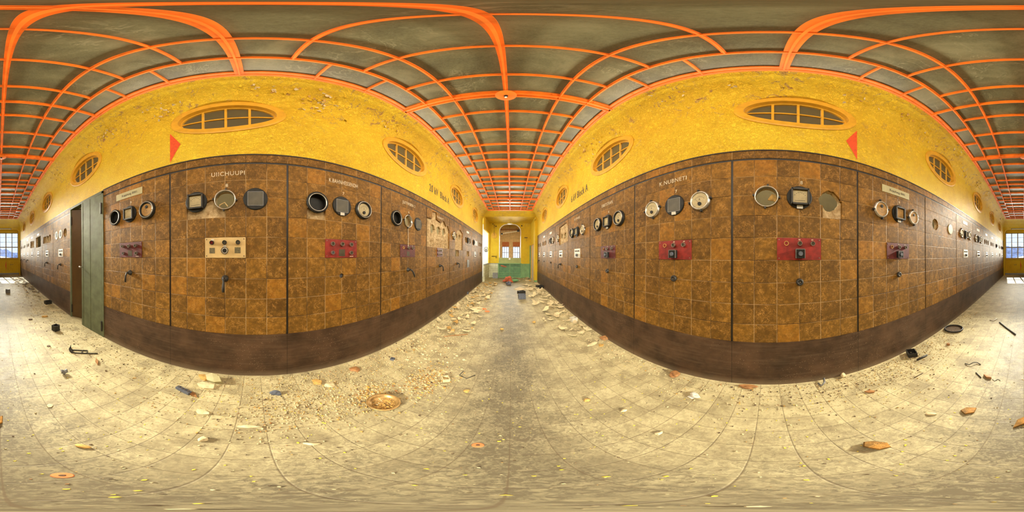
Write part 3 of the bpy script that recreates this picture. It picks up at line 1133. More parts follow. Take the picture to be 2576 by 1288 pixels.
# outside behind the rear window: ground and a wooded rise
bm = bmesh.new()
g = [[bm.verts.new((x * 6.0, -14 - j * 5, -1.5 + (0 if j < 2 else (j - 2) * 0.35 + 0.9 * math.sin(x * 1.7 + j) * (j > 2)))) for x in range(-8, 9)] for j in range(9)]
for A, B in zip(g, g[1:]):
    for i in range(16):
        bm.faces.new((A[i], A[i + 1], B[i + 1], B[i]))
struct(link_mesh('ground_outside', bm, 'snow'))
bm = bmesh.new()
rnd = random.Random(5)
pts = [(-40, -2)]
x = -40
while x < 40:
    pts.append((x, 4.2 + 1.7 * math.sin(x * 0.13) + rnd.uniform(-0.6, 0.6)))
    x += rnd.uniform(0.8, 2.0)
pts.append((40, -2))
prism(bm, pts, -62, -58)
struct(link_mesh('hill_outside', bm, 'hill'))

# ------------------------------------------------------------------ lobby beyond the corridor
YE = 11.2
VX0, VX1 = -1.50, 1.36
CZ = CEIL - 0.19
AX0, AX1, AZ0, AZ1 = -0.826, 0.678, 1.01, 3.72
# end wall with arched opening
bm = bmesh.new()
box(bm, VX0 - 0.02, VX1 + 0.25, YE, YE + 0.3, 0.0, CZ + 0.004)
we = link_mesh('wall_end', bm, 'yellow')
cut = bmesh.new()
P = [(AX0, AZ0), (AX1, AZ0)]
rr = 0.52
for i in range(0, 9):
    an = math.pi / 2 * i / 8
    P.append((AX1 - rr + rr * math.cos(an), AZ1 - rr + rr * math.sin(an)))
for i in range(0, 9):
    an = math.pi / 2 + math.pi / 2 * i / 8
    P.append((AX0 + rr + rr * math.cos(an), AZ1 - rr + rr * math.sin(an)))
prism(cut, P, YE - 0.2, YE + 0.6)
carve(we, cut)
struct(we)
# dado
bm = bmesh.new()
box(bm, VX0, AX0, YE - 0.02, YE, 0, 0.97)
box(bm, VX0 - 0.08, VX0, Y1, YE, 0, 0.97)
struct(link_mesh('wall_dado_tiles', bm, 'dado'))
bm = bmesh.new()
box(bm, VX0, AX0, YE - 0.024, YE, 0.97, 1.0)
box(bm, VX0 - 0.085, VX0 + 0.006, Y1, YE, 0.97, 1.0)
struct(link_mesh('trim_7', bm, 'slate'))
bm = bmesh.new()
box(bm, AX1, VX1, YE - 0.008, YE, 0, 0.97)
struct(link_mesh('wall_dado_green', bm, 'greenpale'))
bm = bmesh.new()
box(bm, AX0 - 0.01, AX1 + 0.01, YE - 0.012, YE + 0.02, 0.0, 1.375)
struct(link_mesh('wall_sill_panel', bm, 'olive'))
# left side wall with the tall opening
bm = bmesh.new()
box(bm, VX0 - 0.08, VX0, Y1, YE, 3.05, CZ)
box(bm, VX0 - 0.08, VX0, YE - 0.06, YE, 0.97, 3.05)
box(bm, XL - 0.14, VX0 - 0.0, Y1 - 0.0, Y1 + 0.02, 0, 0.001)
wl = struct(link_mesh('wall_lobby_left', bm, 'yellow'))
bm = bmesh.new()
box(bm, -4.6, -4.5, 8.6, 13.0, 0, 4.0)
box(bm, -4.5, VX0 - 0.021, 11.44, 11.495, 0, 4.0)
struct(link_mesh('wall_side_room', bm, 'white'))
bm = bmesh.new()
box(bm, -4.6, VX0 - 0.08, 9.31, 13.0, -0.1, -0.001)
struct(link_mesh('floor_side_room', bm, 'white'))
root = tag(empty('wall_hose_reel', (-1.77, 11.44, 1.95), 0), 'dark ring-shaped reel on the white wall seen through the side opening', 'reel')
bm = bmesh.new()
pp_ = [(0.14 * math.cos(i * math.pi / 12), -0.03, 0.17 * math.sin(i * math.pi / 12)) for i in range(24)]
tube(bm, pp_ + pp_[:1], 0.018, 8, cap=False)
link_mesh('ring', bm, 'steel', root)
bm = bmesh.new()
box(bm, -0.05, 0.05, -0.03, 0.0, -0.16, 0.06)
link_mesh('bracket', bm, 'steel', root)
# right side: pilaster with rounded head, doorway
bm = bmesh.new()
pts = [(XR + 0.1, 0.0), (1.36, 0.0), (1.36, 3.45)]
for i in range(1, 7):
    an = math.pi / 2 * i / 6
    pts.append((1.36 + 0.15 * (1 - math.cos(an)), 3.45 + 0.2 * math.sin(an)))
pts.append((XR + 0.1, 3.65))
prism(bm, pts, Y1, Y1 + 0.3)
box(bm, 1.36, 1.46, Y1 + 0.3, YE, 2.25, CZ)
box(bm, 1.36, 1.46, Y1 + 0.3, Y1 + 0.36, 0, 2.25)
box(bm, 1.36, 1.46, 10.95, YE, 0.97, 2.25)
box(bm, 1.36, XR + 0.1, Y1, Y1 + 0.3, 3.65, CZ)
struct(link_mesh('wall_lobby_right', bm, 'yellow'))
bm = bmesh.new()
box(bm, 1.352, 1.46, 10.95, YE, 0, 0.97)
box(bm, 1.355, 1.50, Y1 - 0.004, Y1 + 0.304, 0, 0.10)
struct(link_mesh('baseboard_lobby', bm, 'greenpale'))
dr = struct(empty('door_1', (1.36, 9.65, 0)))
bm = bmesh.new()
box(bm, -0.015, 0.10, -0.04, 0.0, 0, 2.25)
box(bm, -0.015, 0.10, 1.26, 1.30, 0, 2.25)
box(bm, -0.015, 0.10, -0.04, 1.30, 2.21, 2.25)
link_mesh('frame', bm, 'frame', dr)
bm = bmesh.new()
box(bm, 0.03, 0.07, 0.0, 1.26, 0.01, 2.21)
for i in range(2):
    box(bm, 0.02, 0.03, 0.15, 1.1, 0.2 + i, 1.05 + i * 1.0)
link_mesh('leaf', bm, 'boards', dr)
dr = struct(empty('door_2', (1.34, 10.95, 0)))
bm = bmesh.new()
box(bm, -0.05, 0.0, 0.0, 0.24, 0.01, 2.22)
box(bm, -0.056, -0.05, 0.03, 0.21, 0.2, 1.0)
box(bm, -0.056, -0.05, 0.03, 0.21, 1.15, 2.1)
link_mesh('leaf', bm, 'green', dr)

# room behind the arch
bm = bmesh.new()
box(bm, -1.8, -1.7, YE + 0.3, 13.4, 0, 4.0)
box(bm, 1.6, 1.7, YE + 0.3, 13.4, 0, 4.0)
box(bm, -1.8, 1.7, YE + 0.3, 13.4, 3.98, 4.08)
# back wall around two windows
wxs = [(-0.72, -0.16), (0.14, 0.70)]
box(bm, -1.7, wxs[0][0], 13.0, 13.2, 0, 4.0)
box(bm, wxs[0][1], wxs[1][0], 13.0, 13.2, 0, 4.0)
box(bm, wxs[1][1], 1.6, 13.0, 13.2, 0, 4.0)
for a, b in wxs:
    box(bm, a, b, 13.0, 13.2, 0, 1.25)
    box(bm, a, b, 13.0, 13.2, 2.62, 4.0)
struct(link_mesh('wall_back_room', bm, 'boards'))
bm = bmesh.new()
for i in range(18):
    x = -1.65 + i * 0.19
    box(bm, x, x + 0.02, 12.985, 13.0, 2.62, 3.9)
struct(link_mesh('trim_8', bm, 'paper'))
bm = bmesh.new()
box(bm, -1.7, 1.6, 12.96, 13.0, 3.55, 3.68)
struct(link_mesh('trim_9', bm, 'wood'))
for n_, (a, b) in enumerate(wxs):
    root = struct(empty('window_%d' % (18 + n_), ((a + b) / 2, 13.0, 1.25)))
    h2 = (b - a) / 2
    bm = bmesh.new()
    for x in (-h2 + 0.02, -h2 / 3, h2 / 3, h2 - 0.02):
        box(bm, x - 0.016, x + 0.016, 0.05, 0.09, 0, 1.37)
    for z in (0.02, 0.52, 0.98, 1.35):
        box(bm, -h2, h2, 0.05, 0.09, z - 0.016, z + 0.016)
    link_mesh('frame', bm, 'concrete', root)
    bm = bmesh.new()
    box(bm, -h2, h2, -0.02, 0.04, 1.00, 1.37)
    link_mesh('roller_blind', bm, 'brick', root)
    bm = bmesh.new()
    box(bm, -h2, h2, 0.068, 0.072, 0, 1.0)
    link_mesh('pane', bm, 'clear', root)
# white arch lining
bm = bmesh.new()
P2 = [(AX0, 1.38), (AX1, 1.38)] + P[2:]
inner = []
cxa, cza = (AX0 + AX1) / 2, 2.4
for x, z in P2:
    inner.append((x - 0.035 * (1 if x > cxa else -1), z - (0.035 if z > 3.2 else 0)))
for i in range(1, len(P2)):
    j = (i + 1) % len(P2)
    if j == 0:
        j = 0
    q = [P2[i], P2[j], inner[j], inner[i]]
    if i == len(P2) - 1:
        q = [P2[i], P2[0], inner[0], inner[i]]
    aa = [bm.verts.new((x, YE - 0.012, z)) for x, z in q]
    cc = [bm.verts.new((x, YE + 0.05, z)) for x, z in q]
    bm.faces.new(aa)
    bm.faces.new(cc[::-1])
    for m_ in range(4):
        bm.faces.new((aa[m_], cc[m_], cc[(m_ + 1) % 4], aa[(m_ + 1) % 4]))
struct(link_mesh('trim_10', bm, 'lamp'))

# green steel rack under the arch
root = tag(empty('steel_rack', (-0.075, 10.98, 0)), 'empty green steel rack frame standing below the arched window', 'rack')
bm = bmesh.new()
for x in (-0.76, 0.0, 0.76):
    box(bm, x - 0.03, x + 0.03, -0.12, -0.06, 0, 1.0)
    box(bm, x - 0.03, x + 0.03, 0.12, 0.18, 0, 1.0)
box(bm, -0.79, 0.79, -0.14, 0.20, 0.96, 1.01)
box(bm, -0.79, 0.79, -0.12, -0.06, 0.04, 0.09)
link_mesh('frame', bm, 'greenpale', root)
for z in (0.22, 0.36, 0.72):
    bm = bmesh.new()
    box(bm, -0.76, 0.76, -0.10, -0.085, z, z + 0.025)
    link_mesh('rail', bm, 'greenpale', root)
bm = bmesh.new()
box(bm, -0.74, 0.74, 0.16, 0.175, 0.06, 0.96)
link_mesh('back_panel', bm, 'green', root)
t_ = tag(link_mesh('red_pipe_clamp', bmesh.new(), 'redthing'), 'small red pipe clamp hanging on the green steel rack', 'clamp')
bm = bmesh.new()
tube(bm, [(-0.68, 10.83, 0.86), (-0.55, 10.82, 0.83), (-0.40, 10.82, 0.79), (-0.28, 10.83, 0.77)], [0.03, 0.045, 0.03, 0.015], 8)
bm.to_mesh(t_.data)
bm.free()
# small box on the sill panel
t_ = tag(link_mesh('junction_box', bmbox(-0.155, -0.035, YE - 0.06, YE - 0.012, 1.24, 1.38), 'lamp'), 'small square white box at the sill of the arched window', 'box')

# pendant remains and tube in the arch
root = tag(empty('hanging_lamp', (-0.08, 10.6, CZ)), 'white saucer lamp hanging in front of the arched window top', 'lamp')
bm = bmesh.new()
tube(bm, [(0, 0, 0), (0, 0, -0.13)], 0.006, 6)
link_mesh('rod', bm, 'blackmetal', root)
bm = bmesh.new()
lathe(bm, [(0.02, 0.0), (0.17, 0.03), (0.175, 0.045), (0.10, 0.075), (0, 0.085)], 24)
xform(bm.verts, Matrix.Translation((0, 0, -0.12)) @ Matrix.Rotation(R(-90), 4, 'X'))
link_mesh('shade', bm, 'lamp', root, smooth=True)
root = tag(empty('tube_lamp', (-0.09, 11.95, 3.25)), 'tilted tube lamp hanging loose on a wire behind the arch', 'lamp')
bm = bmesh.new()
tube(bm, [(-0.62, 0, -0.09), (0.62, 0, 0.09)], 0.022, 10)
link_mesh('tube', bm, 'tube', root)
link_mesh('holder', bmbox(-0.66, -0.52, -0.03, 0.03, -0.18, -0.06), 'blackmetal', root)
link_mesh('holder', bmbox(0.52, 0.70, -0.04, 0.04, 0.04, 0.20), 'blackmetal', root)
bm = bmesh.new()
tube(bm, [(0.0, 0, 0.0), (0.0, 0, 0.73)], 0.006, 6)
link_mesh('wire', bm, 'blackmetal', root)

# fittings on the end wall
def at_end(px, py, y=YE):
    yaw = R((px - 1285.5) * 0.13975)
    el = R((644 - py) * 0.13975)
    d = y / math.cos(yaw)
    return y * math.tan(yaw), 1.5 + d * math.tan(el)


x_, z_ = at_end(1242.7, 593)
root = tag(empty('round_cable_plate', (x_, YE, z_)), 'round raised plate with a curved conduit on the yellow end wall', 'plate')
bm = bmesh.new()
lathe(bm, [(0, -0.02), (0.19, -0.02), (0.20, -0.012), (0.20, 0.0)], 28)
link_mesh('plate', bm, 'frame', root)
bm = bmesh.new()
tube(bm, [(0.0, -0.03, -0.02), (0.03, -0.03, 0.06), (-0.02, -0.02, 0.18), (0.0, -0.012, 0.30), (0.0, -0.012, 0.62), (0.06, -0.012, 0.68)], 0.011, 8)
link_mesh('conduit', bm, 'chipdark', root)
for px, py, r_, lb in ((1239.5, 564, .03, 'upper left black socket above the round plate'), (1243, 567, .03, 'middle black socket above the round plate'),
                       (1247.5, 569.5, .04, 'lower right black socket above the round plate'), (1312, 568, .045, 'black socket right of the arch top'),
                       (1248, 648.5, .03, 'lowest black switch on the yellow end wall')):
    x_, z_ = at_end(px, py)
    bm = bmesh.new()
    lathe(bm, [(0, -0.035), (r_ * 0.8, -0.035), (r_, -0.02), (r_, 0.0)], 14)
    xform(bm.verts, Matrix.Translation((x_, YE, z_)))
    tag(link_mesh('wall_socket', bm, 'bakelite'), lb, 'socket')
for i, px in enumerate((1238, 1241.2, 1244.5, 1247.8)):
    x_, z_ = at_end(px, 645)
    t_ = link_mesh('wall_switch', bmbox(x_ - 0.025, x_ + 0.025, YE - 0.03, YE, z_ - 0.03, z_ + 0.03), 'bakelite')
    tag(t_, '%s of four small black switches in a row, yellow end wall' % ['first', 'second', 'third', 'fourth'][i], 'switch', 'switch row on the end wall')
x_, z_ = at_end(1323, 598)
root = tag(empty('wall_bracket', (x_, YE, z_)), 'dark bracket with a wire loop on the wall right of the arch', 'bracket')
bm = bmesh.new()
box(bm, -0.11, 0.11, -0.04, 0, -0.02, 0.03)
link_mesh('bar', bm, 'chipdark', root)
bm = bmesh.new()
tube(bm, [(0.02, -0.02, 0.0), (0.03, -0.02, -0.12), (-0.02, -0.02, -0.2), (0.02, -0.02, -0.26), (0.06, -0.02, -0.2), (0.03, -0.02, -0.12)], 0.007, 6)
link_mesh('wire_loop', bm, 'chipdark', root)

# ------------------------------------------------------------------ green double door in the left wall
dr = struct(empty('door_3', (XL, -2.845, 0), R(90)))     # local x = +y, -y local = into the room
bm = bmesh.new()
box(bm, -0.655, -0.615, -0.012, 0.12, 0, 2.64)
box(bm, 0.615, 0.655, -0.012, 0.12, 0, 2.64)
box(bm, -0.655, 0.655, -0.012, 0.12, 2.60, 2.64)
link_mesh('frame', bm, 'doorgreen', dr)
leaf = bmesh.new()
box(leaf, -0.66, 0.0, 0.0, 0.035, 0.012, 2.595)
box(leaf, -0.63, -0.60, -0.004, 0.0, 0.012, 2.595)
box(leaf, -0.36, -0.345, -0.003, 0.0, 0.012, 2.595)
lf = link_mesh('leaf', leaf, 'doorgreen', dr)
lf.location = (0.612, -0.012, 0)
lf.rotation_euler = (0, 0, R(2.0))
bm = bmesh.new()
tube(bm, [(-0.63, 0.0, 1.27), (-0.63, -0.035, 1.27)], 0.010, 10)
lathe(bm, [(0.0, -0.075), (0.018, -0.072), (0.026, -0.055), (0.018, -0.038), (0.012, -0.035)], 14, cx=-0.63, cz=1.27)
link_mesh('door_knob', bm, 'chrome', lf, smooth=True)
for z in (0.22, 2.32):
    bm = bmesh.new()
    tube(bm, [(0.0, -0.012, z - 0.10), (0.0, -0.012, z + 0.10)], 0.014, 10)
    link_mesh('hinge', bm, 'blackmetal', lf)
leaf = bmesh.new()
box(leaf, 0.0, 0.63, 0.0, 0.035, 0.012, 2.595)
lf = link_mesh('leaf', leaf, 'doorbrown', dr)
lf.location = (-0.612, 0.02, 0)
lf.rotation_euler = (0, 0, R(27))
lf['label'] = 'brown inner side of the leaf standing ajar'
for z in (0.22, 2.32):
    bm = bmesh.new()
    tube(bm, [(0.0, -0.012, z - 0.10), (0.0, -0.012, z + 0.10)], 0.014, 10)
    link_mesh('hinge', bm, 'blackmetal', lf)
bm = bmesh.new()
box(bm, XL - 0.01, XL, -3.50, -2.19, 2.64, 2.66)
struct(link_mesh('trim_11', bm, 'doorgreen'))

# ------------------------------------------------------------------ instruments
POS = ('left', 'middle', 'right')


def inst_root(name, side, k, j):
    yy = bay_y(k) + (j - 1) * 0.31 * (1 if side == 'L' else -1)
    o = empty(name, (SIDE[side][0], yy, ZM), R(90) if side == 'L' else R(-90))
    return o


def dial_marks(parent, r, style=0, inv=False):
    bm = bmesh.new()
    for i in range(9):
        a = R(35 + i * 110 / 8)
        for rr0, rr1 in ((0.66, 0.76),):
            c, s_ = math.cos(a), math.sin(a)
            w_ = 0.0018
            pts = [(c * r * rr0 - s_ * w_, s_ * r * rr0 + c * w_), (c * r * rr1 - s_ * w_, s_ * r * rr1 + c * w_),
                   (c * r * rr1 + s_ * w_, s_ * r * rr1 - c * w_), (c * r * rr0 + s_ * w_, s_ * r * rr0 - c * w_)]
            bm.faces.new([bm.verts.new((x, -0.0265, z - 0.2 * r)) for x, z in pts])
    # unit letter A as three strokes
    for pts in (((-.010, -.012), (-.007, -.012), (.001, .014), (-.001, .014)), ((.010, -.012), (.007, -.012), (-.001, .014), (.001, .014)),
                ((-.006, -.005), (.006, -.005), (.006, -.003), (-.006, -.003))):
        bm.faces.new([bm.verts.new((x, -0.0265, z + 0.01)) for x, z in pts])
    if inv:
        xform(bm.verts, Matrix.Rotation(math.pi, 4, 'Y'))
    link_mesh('scale_lettering', bm, 'ink', parent)


def needle(parent, r, ang, inv=False):
    bm = bmesh.new()
    c, s_ = math.cos(ang), math.sin(ang)
    z0 = -0.45 * r
    L_ = r * 0.95
    w_ = 0.0022
    bm.faces.new([bm.verts.new(p) for p in ((-s_ * w_, -0.030, z0 + c * w_), (c * L_, -0.030, z0 + s_ * L_), (s_ * w_, -0.030, z0 - c * w_))])
    lathe(bm, [(0, -0.034), (r * 0.22, -0.034), (r * 0.24, -0.026)], 16, cz=z0)
    if inv:
        xform(bm.verts, Matrix.Rotation(math.pi, 4, 'Y'))
    link_mesh('needle', bm, 'bakelite', parent)


def make_instrument(kd, side, k, j, rnd):
    p = POS[j]
    wh = where(side, k)
    gap = 'of three' if '-' not in BAYS[side][k][0] else 'position'
    pos = '%s %s, %s' % (p, gap, wh) if k != -2 else '%s, %s' % (p, wh)
    if kd in 'MUCQ':
        inv = kd in 'UQ'
        lug = kd in 'CQ'
        o = inst_root('panel_meter', side, k, j)
        r = 0.098 if lug else 0.122
        rim = 'steel-rimmed' if lug else 'black-rimmed'
        dl = 'brown dial' if inv else 'cream dial'
        tag(o, '%s round meter with %s, %s' % (rim, dl, pos), 'meter', 'round panel meters')
        bm = bmesh.new()
        if lug:
            lathe(bm, [(r + 0.012, 0.0), (r + 0.012, -0.012), (r + 0.004, -0.030), (r - 0.004, -0.034), (r - 0.012, -0.028), (r - 0.014, -0.018)], 36)
        else:
            lathe(bm, [(r, 0.0), (r + 0.002, -0.020), (r - 0.008, -0.040), (r - 0.022, -0.046), (r - 0.034, -0.036), (r - 0.036, -0.018)], 36)
        link_mesh('rim', bm, 'chrome' if lug else 'bakelite', o, smooth=True)
        if not lug:
            bm = bmesh.new()
            lathe(bm, [(r - 0.012, -0.0405), (r - 0.016, -0.0475), (r - 0.020, -0.0462)], 36)
            link_mesh('edge_ring', bm, 'chrome', o, smooth=True)
        if lug:
            for an in (0, 90, 180, 270):
                bm = bmesh.new()
                a = R(an + (8 if side == 'R' else -8))
                cx_, cz_ = (r + 0.018) * math.cos(a), (r + 0.018) * math.sin(a)
                box(bm, cx_ - 0.010, cx_ + 0.010, -0.028, 0.0, cz_ - 0.010, cz_ + 0.010)
                tube(bm, [(cx_, -0.027, cz_), (cx_, -0.038, cz_)], 0.006, 8)
                link_mesh('clamp', bm, 'blackmetal', o)
        rd = r - (0.014 if lug else 0.035)
        bm = bmesh.new()
        disc(bm, rd, -0.022)
        d = link_mesh('dial', bm, 'dial_brown' if inv else 'dial', o, recalc=False)
        dial_marks(d, rd, inv=inv)
        needle(d, rd, R(rnd.choice((135, 128, 140, 60))), inv=inv)
        return
    if kd == 'S':
        o = inst_root('square_meter', side, k, j)
        tag(o, 'black disc meter with square dial window, %s' % pos, 'meter', 'square-faced panel meters')
        bm = bmesh.new()
        lathe(bm, [(0.0, -0.020), (0.110, -0.020), (0.120, -0.016), (0.122, 0.0)], 36)
        link_mesh('backplate', bm, 'bakelite', o)
        bm = bmesh.new()
        q = 0.078
        for a in (-1, 1):
            box(bm, a * q - 0.008, a * q + 0.008, -0.055, -0.018, -q - 0.008, q + 0.008)
            box(bm, -q, q, -0.055, -0.018, a * q - 0.008, a * q + 0.008)
        link_mesh('window_rim', bm, 'blackmetal', o)
        bm = bmesh.new()
        bm.faces.new([bm.verts.new(v) for v in ((-0.072, -0.030, -0.072), (0.072, -0.030, -0.072), (0.072, -0.030, 0.072), (-0.072, -0.030, 0.072))])
        d = link_mesh('dial', bm, 'dial' if (side, k) != ('R', -1) else 'dial_brown', o, recalc=False)
        bm = bmesh.new()
        for i in range(7):
            x = -0.05 + 0.1 * i / 6
            zz = 0.015 + 0.03 * math.sin(math.pi * i / 6)
            bm.faces.new([bm.verts.new((x + a, -0.0305, zz + b)) for a, b in ((-.003, -.003), (.003, -.003), (.003, .003), (-.003, .003))])
        bm.faces.new([bm.verts.new((a, -0.0305, b)) for a, b in ((-.05, -.046), (.05, -.046), (.05, -.042), (-.05, -.042))])
        link_mesh('scale_lettering', bm, 'ink', d)
        if side == 'R' and k >= -1 and k < 3:
            bm = bmesh.new()
            box(bm, -0.028, 0.028, -0.0235, -0.018, -0.122, -0.088)
            lp = link_mesh('label_plate', bm, 'whiteplate', o)
            bm = bmesh.new()
            for i in range(4):
                x = -0.016 + i * 0.011
                bm.faces.new([bm.verts.new((x + a, -0.0238, -0.105 + b)) for a, b in ((-.003, -.006), (.0, -.006), (.002, .006), (-.002, .006))])
            link_mesh('label_print', bm, 'ink', lp)
        return
    if kd == 'B':
        o = inst_root('blank_meter_plate', side, k, j)
        tag(o, 'black disc with a blank square opening, %s' % pos, 'plate', 'black discs with empty squares')
        bm = bmesh.new()
        lathe(bm, [(0.0, -0.014), (0.114, -0.014), (0.123, -0.010), (0.124, 0.0)], 36)
        link_mesh('backplate', bm, 'bakelite', o)
        bm = bmesh.new()
        bm.faces.new([bm.verts.new(v) for v in ((-0.076, -0.0150, -0.076), (0.076, -0.0150, -0.076), (0.076, -0.0150, 0.076), (-0.076, -0.0150, 0.076))])
        link_mesh('glass', bm, 'greylens', o, recalc=False)
        bm = bmesh.new()
        for a in (-1, 1):
            box(bm, a * 0.077 - 0.002, a * 0.077 + 0.002, -0.018, -0.013, -0.078, 0.078)
            box(bm, -0.077, 0.077, -0.018, -0.013, a * 0.077 - 0.002, a * 0.077 + 0.002)
        link_mesh('window_rim', bm, 'steel', o)
        if k == 1:
            bm = bmesh.new()
            box(bm, -0.026, 0.026, -0.020, -0.013, -0.118, -0.084)
            link_mesh('label_plate', bm, 'whiteplate', o)
        return
    if kd == 'W':
        o = inst_root('white_meter_ring', side, k, j)
        tag(o, 'white ring plate with dark square centre, %s' % pos, 'plate', 'white ring plates')
        bm = bmesh.new()
        lathe(bm, [(0.0, -0.010), (0.118, -0.010), (0.122, 0.0)], 32)
        link_mesh('ring', bm, 'whiteplate', o)
        bm = bmesh.new()
        box(bm, -0.06, 0.06, -0.013, -0.009, -0.065, 0.065)
        link_mesh('dark_window', bm, 'bakelite', o)
        return
    if kd in 'EV':
        o = inst_root('empty_meter_ring', side, k, j)
        tag(o, 'empty %s mounting ring around a hole, %s' % ('black' if kd == 'E' else 'steel', pos), 'ring', 'empty mounting rings')
        bm = bmesh.new()
        if kd == 'E':
            lathe(bm, [(0.124, 0.0), (0.126, -0.022), (0.112, -0.034), (0.100, -0.026), (0.096, 0.0), (0.096, 0.05)], 36)
            link_mesh('rim', bm, 'bakelite', o, smooth=True)
            bm = bmesh.new()
            lathe(bm, [(0.098, -0.0255), (0.101, -0.031), (0.105, -0.030)], 36)
            link_mesh('edge_ring', bm, 'chrome', o, smooth=True)
            bm = bmesh.new()
            disc(bm, 0.097, 0.045)
            link_mesh('back_disc', bm, 'bakelite', o, recalc=False)
        else:
            lathe(bm, [(0.112, 0.0), (0.113, -0.016), (0.107, -0.020), (0.101, -0.016), (0.100, 0.03)], 36)
            link_mesh('rim', bm, 'chrome', o, smooth=True)
            for an in (0, 90, 180, 270):
                bm = bmesh.new()
                a = R(an - 6)
                cx_, cz_ = 0.120 * math.cos(a), 0.120 * math.sin(a)
                tube(bm, [(cx_, 0, cz_), (cx_, -0.022, cz_)], 0.010, 10)
                link_mesh('clamp', bm, 'blackmetal', o)
            if (side, k) == ('R', 0):
                bm = bmesh.new()
                jagp = [(0.015, -0.01), (0.055, 0.045), (0.085, 0.03), (0.098, -0.005), (0.095, -0.045), (0.06, -0.03), (0.012, -0.022)]
                prism(bm, jagp, 0.04, 0.052)
                c = link_mesh('orange_shard', bm, 'ochre', o)
            if (side, k) == ('L', 0):
                bm = bmesh.new()
                tube(bm, [(-0.055, -0.004, -0.10), (-0.055, -0.006, -0.06), (0.0, -0.010, -0.035), (0.03, -0.006, -0.08)], 0.006, 6)
                link_mesh('bent_strip', bm, 'brassplate', o)
        return
    if kd == 'D':
        o = inst_root('cover_disc', side, k, j)
        tag(o, 'plain grey cover disc, %s' % pos, 'disc')
        bm = bmesh.new()
        lathe(bm, [(0.0, -0.014), (0.104, -0.014), (0.110, 0.0)], 32)
        link_mesh('disc', bm, 'sign', o)


rnd = random.Random(11)
for side in 'LR':
    for k, (kinds, num, plate, knob, name) in BAYS[side].items():
        for j, kd in enumerate(kinds):
            make_instrument(kd, side, k, j, rnd)


def knurl(bm, x, z, r, d, mi=0):
    lathe(bm, [(0.0, -d + 0.004), (r * 0.55, -d + 0.004), (r * 0.7, -d), (r * 0.95, -d), (r, -d + 0.004), (r, 0.0)], 18, cx=x, cz=z, mi=mi)


